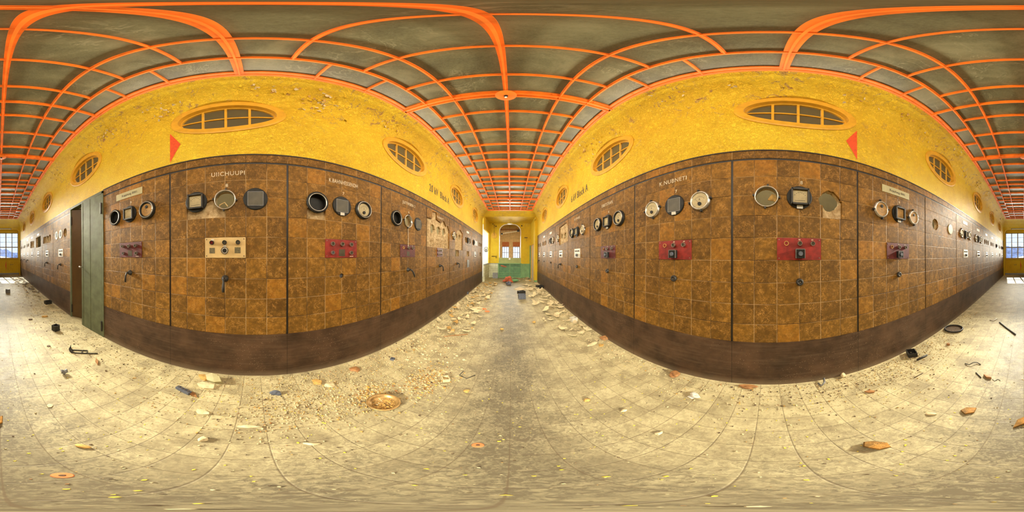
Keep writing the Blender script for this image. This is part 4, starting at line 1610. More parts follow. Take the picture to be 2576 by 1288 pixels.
def control_plate(side, k, kind):
    wh = where(side, k)
    yc = bay_y(k)
    zc = T_(4.5)
    o = empty('control_plate', (SIDE[side][0], yc, zc), R(90) if side == 'L' else R(-90))
    mats = {'r': ('redplate', 'red'), 'm': ('purpleplate', 'maroon'), 'b': ('brassplate', 'beige metal'), 'w': ('whiteplate', 'white'),
            'p': ('purpleplate', 'stained maroon'), 's': ('purpleplate', 'small maroon')}
    mt, cn = mats[kind]
    hw_ = {'s': 0.155, 'w': 0.17}.get(kind, TILE)
    hh = TILE / 2 - 0.002
    tag(o, '%s control plate with switches, %s' % (cn, wh), 'control plate', 'control plates along the tiled walls')
    bm = bmesh.new()
    box(bm, -hw_, hw_, -0.006, 0.0, -hh, hh)
    link_mesh('plate', bm, mt, o)
    for sx in (-1, 1):
        for sz in (-1, 1):
            bm = bmesh.new()
            tube(bm, [(sx * (hw_ - 0.018), -0.005, sz * (hh - 0.028 + 0.01)), (sx * (hw_ - 0.018), -0.009, sz * (hh - 0.018))], 0.0055, 8)
            link_mesh('screw', bm, 'blackmetal' if kind in 'bw' else 'chrome', o)

    def knob_at(x, z, r=0.022, lens='greylens', rim='chrome', d=0.030):
        bm_ = bmesh.new()
        lathe(bm_, [(r * 0.72, -d + 0.006), (r * 0.78, -d), (r * 0.98, -d), (r, -0.006)], 20, cx=x, cz=z)
        q = link_mesh('push_button', bm_, rim, o)
        bm_ = bmesh.new()
        disc(bm_, r * 0.74, -d + 0.007, x, z, 18)
        link_mesh('lens', bm_, lens, q, recalc=False)

    def square_sw(x, z, w_=0.042, d=0.05):
        bm_ = bmesh.new()
        box(bm_, x - w_, x + w_, -d, -0.005, z - w_, z + w_)
        q = link_mesh('rotary_switch', bm_, 'bakelite', o)
        bm_ = bmesh.new()
        for a in (-1, 1):
            box(bm_, x + a * w_ - 0.003, x + a * w_ + 0.003, -d - 0.002, -d + 0.006, z - w_, z + w_)
        box(bm_, x - w_, x + w_, -d - 0.002, -d + 0.006, z + w_ - 0.003, z + w_ + 0.003)
        link_mesh('rim', bm_, 'steel', q)
        bm_ = bmesh.new()
        lathe(bm_, [(0, -d - 0.016), (0.02, -d - 0.016), (0.022, -d)], 14, cx=x, cz=z)
        link_mesh('turn_knob', bm_, 'slate', q)

    def window(x, z, w_, mt_='greylens'):
        bm_ = bmesh.new()
        box(bm_, x - w_, x + w_, -0.0075, -0.005, z - w_, z + w_)
        link_mesh('window', bm_, mt_, o)

    if kind == 'b':
        for i, (x, l) in enumerate(((-0.135, 'redlens'), (-0.002, 'greylens'), (0.135, 'greylens'))):
            knob_at(x, 0.052, 0.022, l, 'bakelite', 0.034)
        bm = bmesh.new()
        lathe(bm, [(0.0, -0.03), (0.018, -0.03), (0.022, -0.014), (0.026, -0.012), (0.032, -0.012), (0.036, -0.020), (0.036, -0.005)], 24, cx=-0.002, cz=-0.03)
        link_mesh('selector_knob', bm, 'bakelite', o, smooth=False)
        bm = bmesh.new()
        lathe(bm, [(0.021, -0.0145), (0.031, -0.0145)], 24, cx=-0.002, cz=-0.03)
        link_mesh('selector_ring', bm, 'whiteplate', o)
        window(-0.135, -0.03, 0.029, 'grill')
        window(0.130, -0.028, 0.030, 'grill')
        for x, z in ((-0.13, 0.082), (-0.002, 0.016)):
            bm = bmesh.new()
            box(bm, x - 0.015, x + 0.015, -0.0085, -0.005, z - 0.008, z + 0.008)
            link_mesh('label_plate', bm, 'whiteplate', o)
    elif side == 'L' and kind in 'rm' and k != 2:
        for x in (-0.125, 0.0, 0.125):
            knob_at(x, 0.052, 0.024 if k == 1 else 0.021, 'greylens', 'chrome', 0.028 if k == 1 else 0.045)
        knob_at(-0.125, -0.048, 0.021, 'slate')
        knob_at(0.125, -0.048, 0.023, 'greylens', 'chrome', 0.028)
        window(0.0, -0.048, 0.040)
        bm = bmesh.new()
        for i in range(5):
            box(bm, 0.11 + i * 0.010, 0.116 + i * 0.010, -0.0068, -0.005, -0.094, -0.085)
        link_mesh('label_print', bm, 'letter', o)
    elif kind == 's':
        for x in (-0.09, 0.0, 0.09):
            knob_at(x, 0.045, 0.02, 'ink')
            knob_at(x, -0.045, 0.02, 'ink')
    elif kind == 'w':
        for x in (-0.095, 0.0, 0.095):
            knob_at(x, 0.050, 0.018, 'ink', 'bakelite', 0.015)
        square_sw(0.0, -0.045, 0.030, 0.03)
    else:
        for i, x in enumerate((-0.125, 0.0, 0.125)):
            knob_at(x, 0.052, 0.022, 'ink' if i == 0 else 'greylens', 'chrome' if i else 'ochre', 0.012 if i == 0 else 0.032)
        if (side, k) == ('L', 2):
            window(0.0, -0.048, 0.040)
        else:
            square_sw(0.0, -0.045)
        bm = bmesh.new()
        for x in (0.0, 0.125):
            for i in range(3):
                box(bm, x - 0.010 + i * 0.007, x - 0.006 + i * 0.007, -0.0072, -0.005, 0.082, 0.094)
        link_mesh('label_print', bm, 'letter', o)


def lever(side, k):
    o = empty('switch_lever', (SIDE[side][0], bay_y(k), T_(3)), R(90) if side == 'L' else R(-90))
    tag(o, 'curved dark lever handle below the plate, %s' % where(side, k), 'lever', 'switch levers along the tiled walls')
    bm = bmesh.new()
    lathe(bm, [(0.0, -0.05), (0.018, -0.05), (0.022, -0.03), (0.034, -0.018), (0.036, 0.0)], 20)
    link_mesh('hub', bm, 'blackmetal', o, smooth=True)
    bm = bmesh.new()
    dx = {-1: -0.02, 0: -0.005, 2: 0.09, 3: 0.04}.get(k, -0.03)
    tube(bm, [(0, -0.045, 0.008), (dx * 0.1, -0.075, -0.006), (dx * 0.4, -0.085, -0.04), (dx * 0.9, -0.082, -0.10), (dx, -0.080, -0.128)],
         [0.012, 0.013, 0.012, 0.015, 0.012], 12)
    link_mesh('lever', bm, 'blackmetal', o, smooth=True)


def knob(side, k):
    o = empty('key_switch', (SIDE[side][0], bay_y(k), T_(3) + 0.005), R(90) if side == 'L' else R(-90))
    tag(o, 'round black key knob below the plate, %s' % where(side, k), 'knob', 'round knobs along the tiled walls')
    bm = bmesh.new()
    lathe(bm, [(0.034, 0.0), (0.035, -0.018), (0.028, -0.030), (0.016, -0.030), (0.013, -0.020)], 22)
    link_mesh('collar', bm, 'blackmetal', o, smooth=True)
    bm = bmesh.new()
    lathe(bm, [(0.0, -0.028), (0.008, -0.028), (0.012, -0.012)], 12)
    link_mesh('spindle', bm, 'chrome', o)


for side in 'LR':
    for k, (kinds, num, plate, kn, name) in BAYS[side].items():
        w = walls[side]
        if plate and plate != 'o':
            control_plate(side, k, plate)
        if kn == 'l':
            lever(side, k)
        elif kn == 'k':
            knob(side, k)
        elif kn == 'p':
            t_ = link_mesh('grey_switch_panel', bmbox(-0.14, 0.14, -0.02, 0.0, -0.14, 0.14), 'steel')
            t_.location = (SIDE[side][0], bay_y(k), 1.20)
            t_.rotation_euler = (0, 0, R(90))
            tag(t_, 'tall grey metal switch panel below the opening, %s' % where(side, k), 'panel')
        if num:
            text_mesh('bay_number', num, 0.055, wall_mtx(side, bay_y(k) + (0.02 if side == 'L' else -0.02), 2.255, 0.001), 'letter', w, depth=0.0015)
        if name == 'sign':
            o = empty('name_sign', (SIDE[side][0], bay_y(k) + (-0.03 if side == 'L' else 0.03), 2.40), R(90) if side == 'L' else R(-90))
            big = num == '9'
            hw_, hh = (0.255, 0.052) if big else (0.17, 0.04)
            tag(o, '%s sign plate above the meters, %s' % ('olive cream lettered' if big else 'pale', where(side, k)), 'sign', 'sign plates above the meters')
            bm = bmesh.new()
            box(bm, -hw_, hw_, -0.005, 0.0, -hh, hh)
            link_mesh('plate', bm, 'sign' if big else 'whiteplate', o)
            if big:
                q = text_mesh('print', 'Kupplung 0001', 0.050, Matrix.Translation((0.02, -0.006, 0.0)), 'ink', o, depth=0.0005, xscale=0.9, spacing=1.1)
        elif name:
            n_ = len(name)
            text_mesh('lettering', name, 0.078, wall_mtx(side, bay_y(k) + 0.03, 2.405, 0.001), 'letter', w, depth=0.0015, xscale=0.40 / (n_ * 0.052), spacing=1.12)

# thin dangling cord in bay 6 of the left wall
bm = bmesh.new()
tube(bm, [(XL + 0.006, bay_y(2), 1.985), (XL + 0.010, bay_y(2), 1.80), (XL + 0.012, bay_y(2) - 0.004, 1.64)], 0.003, 6)
tag(link_mesh('dangling_wire', bm, 'letter'), 'thin pale cord hanging from the middle ring, bay 6, green-door wall', 'cord')
# blue-grey cap behind the small hole in bay 7
bm = bmesh.new()
lathe(bm, [(0.0, 0.02), (0.024, 0.02), (0.026, 0.05)], 18)
xform(bm.verts, wall_mtx('L', bay_y(1), T_(3), 0))
tag(link_mesh('bolt_cap', bm, 'slate'), 'blue-grey bolt cap sunk in the small round hole below the red plate, bay 7', 'cap')

# ------------------------------------------------------------------ things on the floor


def fl(px, py):
    """point of the floor seen at a pixel of the photograph"""
    yaw = R((px - 1285.5) * 0.13975)
    hor = 644 + 2.6 * math.sin(yaw)
    el = R((py - hor) * 0.13975)
    d = 1.5 / math.tan(el)
    return d * math.sin(yaw), d * math.cos(yaw), d


def slab_poly(n, rx, ry, h, rnd, jag=0.25, curl=0.0):
    bm = bmesh.new()
    P_ = []
    for i in range(n):
        a = 2 * math.pi * i / n + rnd.uniform(-0.2, 0.2)
        q = 1 + rnd.uniform(-jag, jag)
        P_.append((rx * q * math.cos(a), ry * q * math.sin(a)))
    lo_, hi_ = [], []
    for x, y in P_:
        c = curl * (x / rx) ** 2 * 1.0
        lo_.append(bm.verts.new((x, y, c)))
        hi_.append(bm.verts.new((x * 0.94, y * 0.94, c + h * rnd.uniform(0.8, 1.1))))
    bm.faces.new(lo_[::-1])
    cv = bm.verts.new((0, 0, h))
    for i in range(n):
        j = (i + 1) % n
        bm.faces.new((lo_[i], lo_[j], hi_[j], hi_[i]))
        bm.faces.new((hi_[i], hi_[j], cv))
    return bm


def lump(rx, ry, h, seed, rough=0.28):
    r_ = random.Random(seed)
    bm = bmesh.new()
    bmesh.ops.create_icosphere(bm, subdivisions=3, radius=1.0)
    dirs = [(Vector((r_.gauss(0, 1), r_.gauss(0, 1), r_.gauss(0, 1))).normalized(), r_.uniform(-1, 1), r_.uniform(2, 7)) for _ in range(14)]
    for v in bm.verts:
        n = v.co.normalized()
        q = 1 + rough * sum(a * math.sin(f * n.dot(d)) for d, a, f in dirs) / 3.2
        v.co = Vector((n.x * q * rx, n.y * q * ry, max(-0.35, n.z) * q * h * 0.74))
    return bm


def put_on_floor(o, x, y, rz=0.0, tx=0.0, ty=0.0):
    m = Matrix.Rotation(rz, 4, 'Z') @ Matrix.Rotation(ty, 4, 'Y') @ Matrix.Rotation(tx, 4, 'X')
    o.data.transform(m)
    mz = min(v.co.z for v in o.data.vertices)
    o.location = (x, y, -mz + 0.0005)


def chunk(name, px, py, w_, d_, h, mat, label, cat, rz=0.0, tx=0.0, ty=0.0, n=7, seed=0, jag=0.22, group=None, curl=0.0):
    r_ = random.Random(seed + int(px * 7 + py))
    if name in ('plaster_lump', 'red_rag', 'dark_rag', 'metal_scrap', 'crumpled_paper', 'wood_chunk') and label.split()[-1] and jag != 0.12:
        o = link_mesh(name, lump(w_ / 2, d_ / 2, h, int(px * 3 + py), 0.55 if 'rag' in name or 'scrap' in name or 'paper' in name else 0.30), mat)
    else:
        o = link_mesh(name, slab_poly(n, w_ / 2, d_ / 2, h, r_, jag, curl), mat)
    x, y, d = fl(px, py)
    put_on_floor(o, x, y, rz, tx, ty)
    tag(o, label, cat, group)
    return o


chunk('tile_shard', 2202, 1122, 0.135, 0.10, 0.012, 'tile', 'largest broken brown wall tile, tilted, with yellow leaves beside it', 'tile shard', R(30), R(12), R(-8), 6)
chunk('tile_shard', 2432, 1034, 0.13, 0.115, 0.012, 'tile', 'squarish broken brown tile lying flat on the pale floor', 'tile shard', R(15), R(5), 0, 5)
chunk('tile_shard', 2566, 1062, 0.15, 0.09, 0.012, 'tile', 'pointed triangular brown tile shard with thick edge', 'tile shard', R(60), R(14), R(6), 4)
chunk('wood_chunk', 894, 930, 0.12, 0.10, 0.03, 'wood', 'small brown chunk by the wall below bay 7, green-door side', 'chunk', R(40), 0, 0, 5)
chunk('tile_shard', 800, 962, 0.12, 0.09, 0.016, 'ochre', 'ochre shard with a thick edge below bay 7 skirting, green-door side', 'tile shard', R(10), R(8), 0, 5)
chunk('plaster_lump', 830, 970, 0.10, 0.08, 0.02, 'plaster', 'cream lump just beside the ochre shard below bay 7', 'plaster lump', R(70), 0, 0, 6)
chunk('plaster_lump', 510, 1106, 0.055, 0.045, 0.030, 'plaster', 'small pinkish stone casting a shadow on bare floor below bay 8', 'stone', 0, 0, 0, 7)
chunk('plaster_lump', 628, 1075, 0.125, 0.035, 0.022, 'plaster', 'long white plaster lump lying alone in the middle of the floor', 'plaster lump', R(85), 0, 0, 8)
chunk('plaster_flake', 507, 1038, 0.11, 0.06, 0.012, 'plaster', 'flat cream flake with an orange leaf at its edge', 'plaster flake', R(70), R(6), 0, 7)
chunk('plaster_lump', 787, 1117, 0.07, 0.03, 0.012, 'plaster', 'thin white splinter on a floor joint in the open floor', 'splinter', R(60), 0, 0, 6)
chunk('plaster_lump', 205, 1124, 0.07, 0.035, 0.020, 'ochre', 'brownish small stone at the crossing of floor joints, rear floor', 'stone', R(120), 0, 0, 7)
chunk('plaster_flake', 122, 1021, 0.05, 0.045, 0.008, 'plaster', 'single rounded pale flake on clean rear floor tiles', 'plaster flake', 0, 0, 0, 7)
chunk('plaster_flake', 520, 972, 0.17, 0.09, 0.02, 'plaster', 'broad pale flake below bay 8 in front of the glass shard', 'plaster flake', R(80), R(5), 0, 8)
chunk('wood_strip', 484, 992, 0.13, 0.05, 0.012, 'wood', 'short brown wooden strip beside the blue-grey terminal block', 'wood strip', R(50), 0, 0, 4, jag=0.08)
chunk('plaster_lump', 1880, 0 + 975, 0.15, 0.07, 0.035, 'wood', 'rusty brown lump at the foot of the doorless wall below bay 8', 'lump', R(90), 0, 0, 8)
chunk('crumpled_paper', 1746, 998, 0.09, 0.08, 0.035, 'whiteplate', 'crumpled white scrap with a long shadow near the doorless wall', 'scrap', R(20), 0, 0, 9, jag=0.4)
chunk('wood_chunk', 1700, 944, 0.13, 0.10, 0.05, 'wood', 'split wood chunk against the doorless wall skirting below bay 7', 'chunk', R(20), 0, 0, 6)
chunk('plaster_lump', 2120, 946, 0.07, 0.05, 0.05, 'plaster', 'upright pale lump against the doorless wall skirting below bay 9', 'plaster lump', 0, 0, 0, 6)
chunk('wood_chip', 2188, 987, 0.10, 0.05, 0.012, 'wood', 'brown chip lying on floor in front of bay 9, doorless wall', 'chip', R(50), R(10), 0, 5)
chunk('plaster_lump', 2341, 1042, 0.07, 0.035, 0.018, 'plaster', 'two-toned pale piece left of the square tile shard', 'plaster lump', R(30), 0, 0, 6)
chunk('plaster_lump', 1478, 1009, 0.05, 0.04, 0.03, 'ochre', 'single ochre stone with shadow on the worn middle floor', 'stone', 0, 0, 0, 6)
chunk('plaster_lump', 1572, 1033, 0.045, 0.03, 0.02, 'plaster', 'small pale stone right of the single ochre stone', 'stone', 0, 0, 0, 6)
chunk('plaster_lump', 1660, 1090, 0.05, 0.03, 0.015, 'plaster', 'small flat stone on open floor before the doorless wall', 'stone', 0, 0, 0, 6)
chunk('plaster_lump', 1403, 792, 0.13, 0.12, 0.06, 'plaster', 'rounded cream lump at the edge of the right flake heap', 'plaster lump', 0, 0, 0, 8)
chunk('plaster_lump', 1344, 812, 0.07, 0.06, 0.04, 'ochre', 'brown stone standing alone on the glossy forward floor', 'stone', 0, 0, 0, 7)
chunk('plaster_lump', 1264, 829, 0.07, 0.05, 0.03, 'ochre', 'ochre stone on the worn centre strip of forward floor', 'stone', 0, 0, 0, 7)
chunk('plaster_lump', 1177, 985, 0.05, 0.04, 0.03, 'ochre', 'ochre chip beside the joint near the metal dish', 'stone', R(20), 0, 0, 5)
chunk('plaster_flake', 1200, 775, 0.42, 0.14, 0.02, 'plaster', 'long white board-like flake on the left forward floor', 'plaster flake', R(10), 0, 0, 6, jag=0.12)
chunk('wood_chip', 1219, 778, 0.14, 0.07, 0.03, 'orangedisc', 'orange fragment at the tip of the long white flake', 'fragment', 0, 0, 0, 5)
chunk('wood_chip', 1226, 784, 0.12, 0.07, 0.03, 'orangedisc', 'orange fragment lying just in front of its twin', 'fragment', 0, 0, 0, 5)
chunk('fallen_board', 1308, 727, 0.55, 0.9, 0.02, 'paper', 'left of two large tan boards on the forward floor', 'board', R(5), 0, 0, 4, jag=0.03)
chunk('fallen_board', 1335, 727, 0.55, 0.9, 0.02, 'paper', 'right of two large tan boards on the forward floor', 'board', R(-8), 0, 0, 4, jag=0.03)
chunk('wood_chunk', 1492, 866, 0.20, 0.07, 0.03, 'plaster', 'thick cream slab piece on the floor before bay 7, doorless side', 'slab', R(15), 0, 0, 6)
chunk('tile_shard', 1513, 870, 0.10, 0.10, 0.02, 'ochre', 'ochre triangular piece beside the thick cream slab', 'tile shard', R(15), 0, 0, 4)
chunk('wood_chunk', 1522, 852, 0.14, 0.12, 0.05, 'wood', 'brown chunk against the doorless wall skirting below bay 6', 'chunk', 0, 0, 0, 7)
chunk('concrete_block', 20, 736, 0.22, 0.20, 0.15, 'steel', 'lone dark grey block on the rear floor near sunlight', 'block', R(10), 0, 0, 5, jag=0.06)
chunk('wood_chip', 112, 797, 0.14, 0.07, 0.03, 'ochre', 'flat tan stone on rear floor left of the dark cube', 'stone', 0, 0, 0, 6)
chunk('wood_chip', 76, 804, 0.12, 0.07, 0.02, 'chipdark', 'dark brown chip on rear floor beside the flat tan stone', 'chip', 0, 0, 0, 5)
chunk('wood_chip', 121, 871, 0.06, 0.06, 0.012, 'chipdark', 'dark chip on clean tiles between cube and bracket', 'chip', 0, 0, 0, 5)
chunk('channel_piece', 242, 911, 0.16, 0.035, 0.028, 'wood', 'brown channel-shaped bar lying below the black bent frame', 'bar', R(60), 0, 0, 4, jag=0.03)
chunk('wood_block', 2482, 949, 0.11, 0.05, 0.028, 'wood', 'brown wooden block beside the thin wires, rear right floor', 'block', R(150), 0, 0, 4, jag=0.05)
chunk('wood_chip', 2384, 868, 0.06, 0.04, 0.04, 'wood', 'small brown roll standing on rear floor near doorless wall', 'roll', 0, 0, 0, 7)
chunk('red_rag', 1277.5, 710, 0.52, 0.42, 0.30, 'redthing', 'faded red bundle on the floor before the green rack', 'bundle', 0, 0, 0, 9, jag=0.2)
chunk('dark_rag', 1291, 709, 0.42, 0.3, 0.12, 'green', 'dark green flat bundle right of the red bundle', 'bundle', 0, 0, 0, 8)
chunk('dark_rag', 1279.5, 717, 0.2, 0.2, 0.16, 'slate', 'small dark lump just in front of the red bundle', 'lump', 0, 0, 0, 7)
chunk('plaster_lump', 1441, 0 + 748, 0.16, 0.14, 0.06, 'plaster', 'pale lump beside skirting below bay 5, doorless wall', 'plaster lump', 0, 0, 0, 7) if False else None


def open_box(name, px, py, w_, d_, h, mat, label, rz=0.0, wt=0.008):
    x, y, dd = fl(px, py)
    o = tag(empty(name, (x, y, 0.001), rz), label, 'box')
    bm_ = bmesh.new()
    box(bm_, -w_ / 2, w_ / 2, -d_ / 2, d_ / 2, 0, wt)
    link_mesh('bottom', bm_, mat, o)
    bm_ = bmesh.new()
    for a in (-1, 1):
        x0, x1 = sorted((a * w_ / 2, a * (w_ / 2 - wt)))
        box(bm_, x0, x1, -d_ / 2, d_ / 2, wt, h)
        y0, y1 = sorted((a * d_ / 2, a * (d_ / 2 - wt)))
        box(bm_, -w_ / 2 + wt, w_ / 2 - wt, y0, y1, wt, h * 0.98)
    link_mesh('sides', bm_, mat, o)
    return o


open_box('black_cube', 139, 831, 0.11, 0.11, 0.12, 'blackmetal', 'open black cube on the rear floor in front of the green doors', R(20))
open_box('cream_box', 1123.5, 956, 0.07, 0.085, 0.045, 'plaster', 'small cream open box on the floor beyond the metal dish', R(35))
open_box('dark_box', 120, 764, 0.20, 0.14, 0.10, 'blackmetal', 'small black box against the wall behind the green doors', R(10))
open_box('pale_box', 1444, 808, 0.13, 0.12, 0.10, 'whiteplate', 'pale grey box against the doorless wall below bay 5', R(10))
open_box('dark_box', 2292, 893, 0.15, 0.12, 0.07, 'blackmetal', 'broken black meter box near the doorless wall, rear floor', R(-35))
open_box('blue_box', 1313.5, 751, 0.24, 0.22, 0.16, 'slate', 'dark blue terminal box on the glossy forward floor', R(5))
open_box('dark_box', 1312, 739, 0.26, 0.22, 0.12, 'blackmetal', 'dark box just behind the dark blue terminal box', R(25))
open_box('dark_box', 1358, 725, 0.30, 0.22, 0.14, 'blackmetal', 'dark box in rubble by the pilaster of forward corridor', R(15))
open_box('grey_bin', 1246.5, 699.6, 0.34, 0.3, 0.36, 'steel', 'grey metal bin standing left of the green rack', 0)
open_box('blue_box', 1175, 740, 0.12, 0.11, 0.10, 'slate', 'small blue-grey cube at the skirting of the left forward wall', 0)
open_box('grey_block', 989, 905, 0.05, 0.045, 0.03, 'slate', 'tiny pale blue block in crumbs below bay 6', R(15))

# metal dish
x, y, d = fl(967, 1016)
root = tag(empty('metal_dish', (x, y, 0.001)), 'round rimmed metal dish full of rust and crumbs on the floor', 'dish')
bm = bmesh.new()
lathe(bm, [(0.0, 0.006), (0.085, 0.006), (0.098, 0.030), (0.108, 0.040), (0.122, 0.042), (0.126, 0.036), (0.118, 0.030), (0.104, 0.012), (0.09, 0.0), (0.0, 0.0)], 40)
for v in bm.verts:
    v.co = Vector((v.co.x, -v.co.z, v.co.y))
link_mesh('bowl', bm, 'dish', root, smooth=True)
bm = bmesh.new()
r_ = random.Random(3)
for i in range(130):
    a, q = r_.uniform(0, 6.28), 0.084 * math.sqrt(r_.random())
    s_ = r_.uniform(0.003, 0.008)
    vv = box(bm, -s_, s_, -s_ * .7, s_ * .7, 0, s_ * .7)
    xform(vv, Matrix.Translation((q * math.cos(a), q * math.sin(a), 0.007)) @ Matrix.Rotation(r_.uniform(0, 3), 4, 'Z'))
o = link_mesh('crumbs', bm, 'ochre', root)
o['kind'] = 'stuff'

# terminal block, scrap, sticks, wires
x, y, d = fl(460, 984)
root = tag(empty('terminal_block', (x, y, 0.001), R(70)), 'blue-grey terminal block with holes below bay 8 skirting', 'block')
bm = bmesh.new()
box(bm, -0.075, 0.075, -0.022, 0.022, 0, 0.035)
link_mesh('body', bm, 'slate', root)
for i in range(4):
    bm = bmesh.new()
    tube(bm, [(-0.054 + i * 0.036, 0, 0.034), (-0.054 + i * 0.036, 0, 0.044)], 0.010, 10)
    link_mesh('screw', bm, 'chrome', root)


def strand(name, pts_px, r_, mat, label, cat, zs=None):
    bm_ = bmesh.new()
    P_ = []
    for i, (px, py) in enumerate(pts_px):
        x_, y_, d_ = fl(px, py)
        P_.append((x_, y_, r_ + 0.001 + (zs[i] if zs else 0)))
    tube(bm_, P_, r_, 8)
    o_ = link_mesh(name, bm_, mat, smooth=True)
    tag(o_, label, cat)
    return o_


strand('metal_bar', [(2513, 812), (2553, 843)], 0.014, 'blackmetal', 'long straight dark bar on the rear floor', 'bar')
strand('bent_wire', [(1168, 934), (1158, 944), (1176, 953), (1198, 944)], 0.004, 'blackmetal', 'bent U-shaped wire on forward floor beyond the cream box', 'wire')
strand('cable_piece', [(2426, 915), (2436, 920), (2446, 917), (2456, 914), (2465, 918)], 0.006, 'blackmetal', 'wavy black cable piece on the rear floor', 'cable', [0, .01, .03, .01, 0])
strand('thin_stick', [(2453, 938), (2466, 951)], 0.006, 'blackmetal', 'short dark stick between wavy cable and wooden block', 'stick')
strand('thin_wire', [(2494, 955), (2500, 959), (2508, 954), (2514, 958)], 0.003, 'blackmetal', 'thin squiggly wire right of the wooden block', 'wire')
strand('thin_stick', [(2298, 951), (2320, 939)], 0.006, 'chipdark', 'short dark stick in front of doorless wall, rear floor', 'stick')
strand('dark_stick', [(2306, 907), (2330, 895)], 0.014, 'blackmetal', 'charred stick beside the broken black meter box', 'stick')
strand('curved_strip', [(2489, 806), (2498, 808), (2507, 803)], 0.010, 'whiteplate', 'small curved pale strip beside the long dark bar', 'strip')
strand('thin_twig', [(1118, 848), (1140, 845), (1178, 842)], 0.008, 'wood', 'thin brown stick at the edge of the left flake heap', 'stick')
strand('grey_curl', [(2058, 966), (2066, 972), (2073, 966), (2072, 957)], 0.010, 'steel', 'curled grey strip by the skirting below bay 8, doorless wall', 'strip', [0, 0, .02, .03])
strand('thin_wire', [(698, 991), (706, 996), (712, 1003)], 0.003, 'blackmetal', 'thin black wire trailing from a scrap below bay 8', 'wire')
chunk('metal_scrap', 690, 991, 0.085, 0.05, 0.035, 'slate', 'crumpled dark scrap with a wire below bay 8 edge', 'scrap', R(70), 0, 0, 8, jag=0.35)
chunk('metal_scrap', 160, 940, 0.07, 0.05, 0.05, 'steel', 'crumpled grey scrap standing upright on the rear left floor', 'scrap', 0, 0, R(30), 8, jag=0.35)
chunk('plaster_shard', 540, 958, 0.20, 0.12, 0.05, 'sign', 'pale translucent shard leaning at skirting below bay 8', 'shard', R(60), R(25), 0, 6)
chunk('plaster_shard', 515, 952, 0.16, 0.10, 0.03, 'ochre', 'ochre slab piece against the skirting below bay 8', 'slab', R(70), R(6), 0, 6)

# black bent frame near the doors
x, y, d = fl(215, 886)
root = tag(empty('bent_metal_frame', (x, y, 0.002), R(145)), 'bent black metal frame on the floor in front of green doors', 'frame')
bm = bmesh.new()
box(bm, -0.20, 0.16, -0.05, -0.04, 0, 0.014)
box(bm, -0.20, 0.02, 0.03, 0.04, 0, 0.014)
box(bm, -0.06, -0.05, -0.05, 0.04, 0, 0.014)
box(bm, 0.01, 0.02, -0.05, 0.04, 0, 0.014)
link_mesh('bars', bm, 'blackmetal', root)
bm = bmesh.new()
tube(bm, [(-0.20, 0.0, 0.005), (-0.22, 0.0, 0.05), (-0.21, 0.0, 0.12)], [0.03, 0.022, 0.006], 6)
link_mesh('bent_end', bm, 'blackmetal', root)
# ring lid on the rear floor
x, y, d = fl(2398, 829)
root = tag(empty('ring_lid', (x, y, 0.001)), 'dark round ring lid beside the doorless wall on rear floor', 'lid')
bm = bmesh.new()
pp_ = [(0.17 * math.cos(i * math.pi / 14), 0.17 * math.sin(i * math.pi / 14), 0.025) for i in range(28)]
tube(bm, pp_ + pp_[:1], 0.015, 8, cap=False)
link_mesh('ring', bm, 'blackmetal', root)
bm = bmesh.new()
lathe(bm, [(0.0, 0.004), (0.165, 0.010), (0.17, 0.02), (0.165, 0.0), (0.0, 0.0)], 28)
for v in bm.verts:
    v.co = Vector((v.co.x, -v.co.z, v.co.y))
link_mesh('plate', bm, 'chipdark', root)

for px, py, lb in ((146, 1196, 'orange disc with dark centre on the floor, nearer the green doors'),
                   (1208, 1120, 'orange disc with dark centre on the worn forward strip of floor')):
    x, y, d = fl(px, py)
    root = tag(empty('orange_disc', (x, y, 0.0005)), lb, 'disc')
    bm = bmesh.new()
    lathe(bm, [(0.0, 0.003), (0.024, 0.003), (0.026, 0.0)], 24)
    for v in bm.verts:
        v.co = Vector((v.co.x, -v.co.z, v.co.y))
    link_mesh('disc', bm, 'orangedisc', root)
    bm = bmesh.new()
    lathe(bm, [(0.0, 0.006), (0.006, 0.006), (0.009, 0.003)], 14)
    for v in bm.verts:
        v.co = Vector((v.co.x, -v.co.z, v.co.y))
    link_mesh('centre_stud', bm, 'chipdark', root)

# heaps of curled plaster flakes (each flake its own thing; the flakes of a heap cannot be told apart)
protos = {}
for mt in ('plaster', 'ochre', 'paper', 'chipdark'):
    for i in range(5):
        r_ = random.Random(100 + i)
        bm = slab_poly(6 + i % 3, 0.5, r_.uniform(0.22, 0.40), 0.05, r_, 0.30, r_.uniform(0.05, 0.28))
        bmesh.ops.recalc_face_normals(bm, faces=bm.faces)
        me = bpy.data.meshes.new('plaster_flake')
        bm.to_mesh(me)
        bm.free()
        me.materials.append(M[mt])
        protos[(mt, i)] = me
HEAPS = [
    ('plaster flakes heaped along the left forward skirting', 'curled cream plaster flake in the heap along the forward skirting, green-door side', -1, 2.6, 8.6, 0.15, 0.95, 110, ('plaster', 'plaster', 'plaster', 'ochre')),
    ('plaster flakes heaped along the right forward skirting', 'curled cream plaster flake in the heap along the forward skirting, doorless side', 1, 2.5, 8.6, 0.12, 0.85, 90, ('plaster', 'plaster', 'paper')),
    ('broken flakes behind the green doors', 'dull broken plaster flake in the heap behind the green doors', -1, -11.0, -4.2, 0.08, 0.75, 80, ('paper', 'plaster', 'chipdark')),
    ('flakes in front of the lobby right side', 'rubble flake lying before the green dado of the lobby', 2, 9.4, 10.9, 0.1, 1.3, 30, ('ochre', 'plaster', 'chipdark')),
]
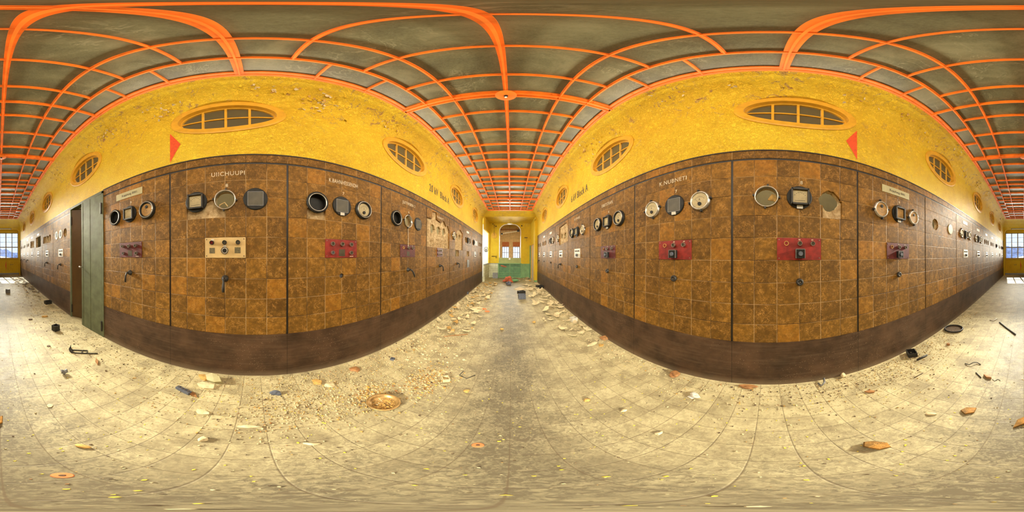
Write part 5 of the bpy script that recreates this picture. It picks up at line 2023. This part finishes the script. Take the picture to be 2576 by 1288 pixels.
for grp, lab, sd, ya, yb, w0, w1, cnt, mts in HEAPS:
    r_ = random.Random(len(grp))
    for i in range(cnt):
        y = r_.uniform(ya, yb)
        if sd < 0 and ya < 0:
            y = -4.2 - 6.6 * r_.random() ** 0.8
        off = w0 + (w1 - w0) * r_.random() ** 1.4
        x = XL + off if sd < 0 else (XR - off if sd == 1 else 1.3 - off * 1.0)
        sz = r_.uniform(0.07, 0.22) * (1.15 if y > 4 else 0.9)
        o = bpy.data.objects.new('plaster_flake', protos[(r_.choice(mts), r_.randrange(5))])
        o.scale = (sz, sz, sz)
        o.rotation_euler = (R(r_.uniform(-16, 16)), R(r_.uniform(-10, 10)), r_.uniform(0, 6.28))
        o.location = (x, y, 0.006 + 0.12 * sz)
        C.objects.link(o)
        tag(o, lab, 'plaster flake', grp)

# countless crumbs over the floor
CH = ['plaster', 'ochre', 'chipdark', 'leaf', 'wood']
bm = bmesh.new()
r_ = random.Random(42)


def crumb(x, y, s_, mi):
    n = r_.choice((3, 4, 5))
    a0 = r_.uniform(0, 6.28)
    h = s_ * r_.uniform(0.3, 1.0) if mi != 3 else 0.002
    tilt = r_.uniform(-0.35, 0.35)
    lo_, hi_ = [], []
    for i in range(n):
        a = a0 + 2 * math.pi * i / n
        q = s_ * r_.uniform(0.6, 1.2)
        px_, py_ = q * math.cos(a), q * 0.65 * math.sin(a)
        if px_:
            pass
        lo_.append(bm.verts.new((x + px_, y + py_, 0.0008)))
        hi_.append(bm.verts.new((x + px_ * 0.8, y + py_ * 0.8, 0.0012 + max(0.001, h * (1 + tilt * px_ / s_)))))
    bm.faces.new(hi_).material_index = mi
    for i in range(n):
        j = (i + 1) % n
        bm.faces.new((lo_[i], lo_[j], hi_[j], hi_[i])).material_index = mi


def spread(cnt, fx, fy, s0, s1, wts):
    for i in range(int(cnt * 2.9)):
        x, y = fx(), fy()
        if not (XL + 0.02 < x < XR - 0.02):
            continue
        crumb(x, y, 0.72 * (s0 + (s1 - s0) * r_.random() ** 3), r_.choices(range(5), wts)[0])


g = r_.gauss
# below bays 8 and 7, green-door side: the densest carpet
spread(2600, lambda: XL + 0.03 + abs(g(0, 0.42)), lambda: g(0.7, 0.95), 0.003, 0.014, (80, 9, 9, 3, 2))
spread(500, lambda: -1.05 + g(0, 0.17), lambda: g(0.45, 0.35), 0.005, 0.018, (60, 22, 5, 10, 3))
spread(1500, lambda: XL + 0.03 + abs(g(0, 0.5)), lambda: r_.uniform(1.5, 8.5), 0.006, 0.03, (86, 6, 7, 1, 1))
spread(1700, lambda: XR - 0.03 - abs(g(0, 0.22)), lambda: r_.uniform(-4, 9), 0.004, 0.020, (78, 8, 12, 1, 2))
spread(700, lambda: XR - 0.05 - abs(g(0, 0.30)), lambda: g(-1.2, 0.8), 0.004, 0.016, (62, 10, 20, 3, 3))
spread(1300, lambda: XL + 0.05 + abs(g(0, 0.45)), lambda: r_.uniform(-11, -1), 0.004, 0.020, (55, 12, 28, 1, 4))
spread(1500, lambda: r_.uniform(-1.6, 1.5), lambda: r_.uniform(-12, 10.5), 0.003, 0.012, (45, 12, 38, 2, 4))
spread(420, lambda: r_.uniform(-1.5, 1.45), lambda: g(0, 1.2), 0.003, 0.009, (35, 10, 35, 16, 4))
spread(330, lambda: -0.75 + g(0, 0.10), lambda: g(1.35, 0.16), 0.006, 0.022, (50, 32, 6, 8, 6))
spread(260, lambda: -0.95 + g(0, 0.09), lambda: g(0.85, 0.10), 0.006, 0.022, (50, 32, 6, 8, 6))
spread(90, lambda: r_.uniform(-1.3, 1.3), lambda: g(0, 1.1), 0.010, 0.016, (0, 0, 0, 10, 0))
o = link_mesh('plaster_debris', bm, CH, recalc=False)
o['kind'] = 'stuff'
tag(o, 'countless plaster crumbs, chips and yellow leaf bits scattered on the floor', 'debris')
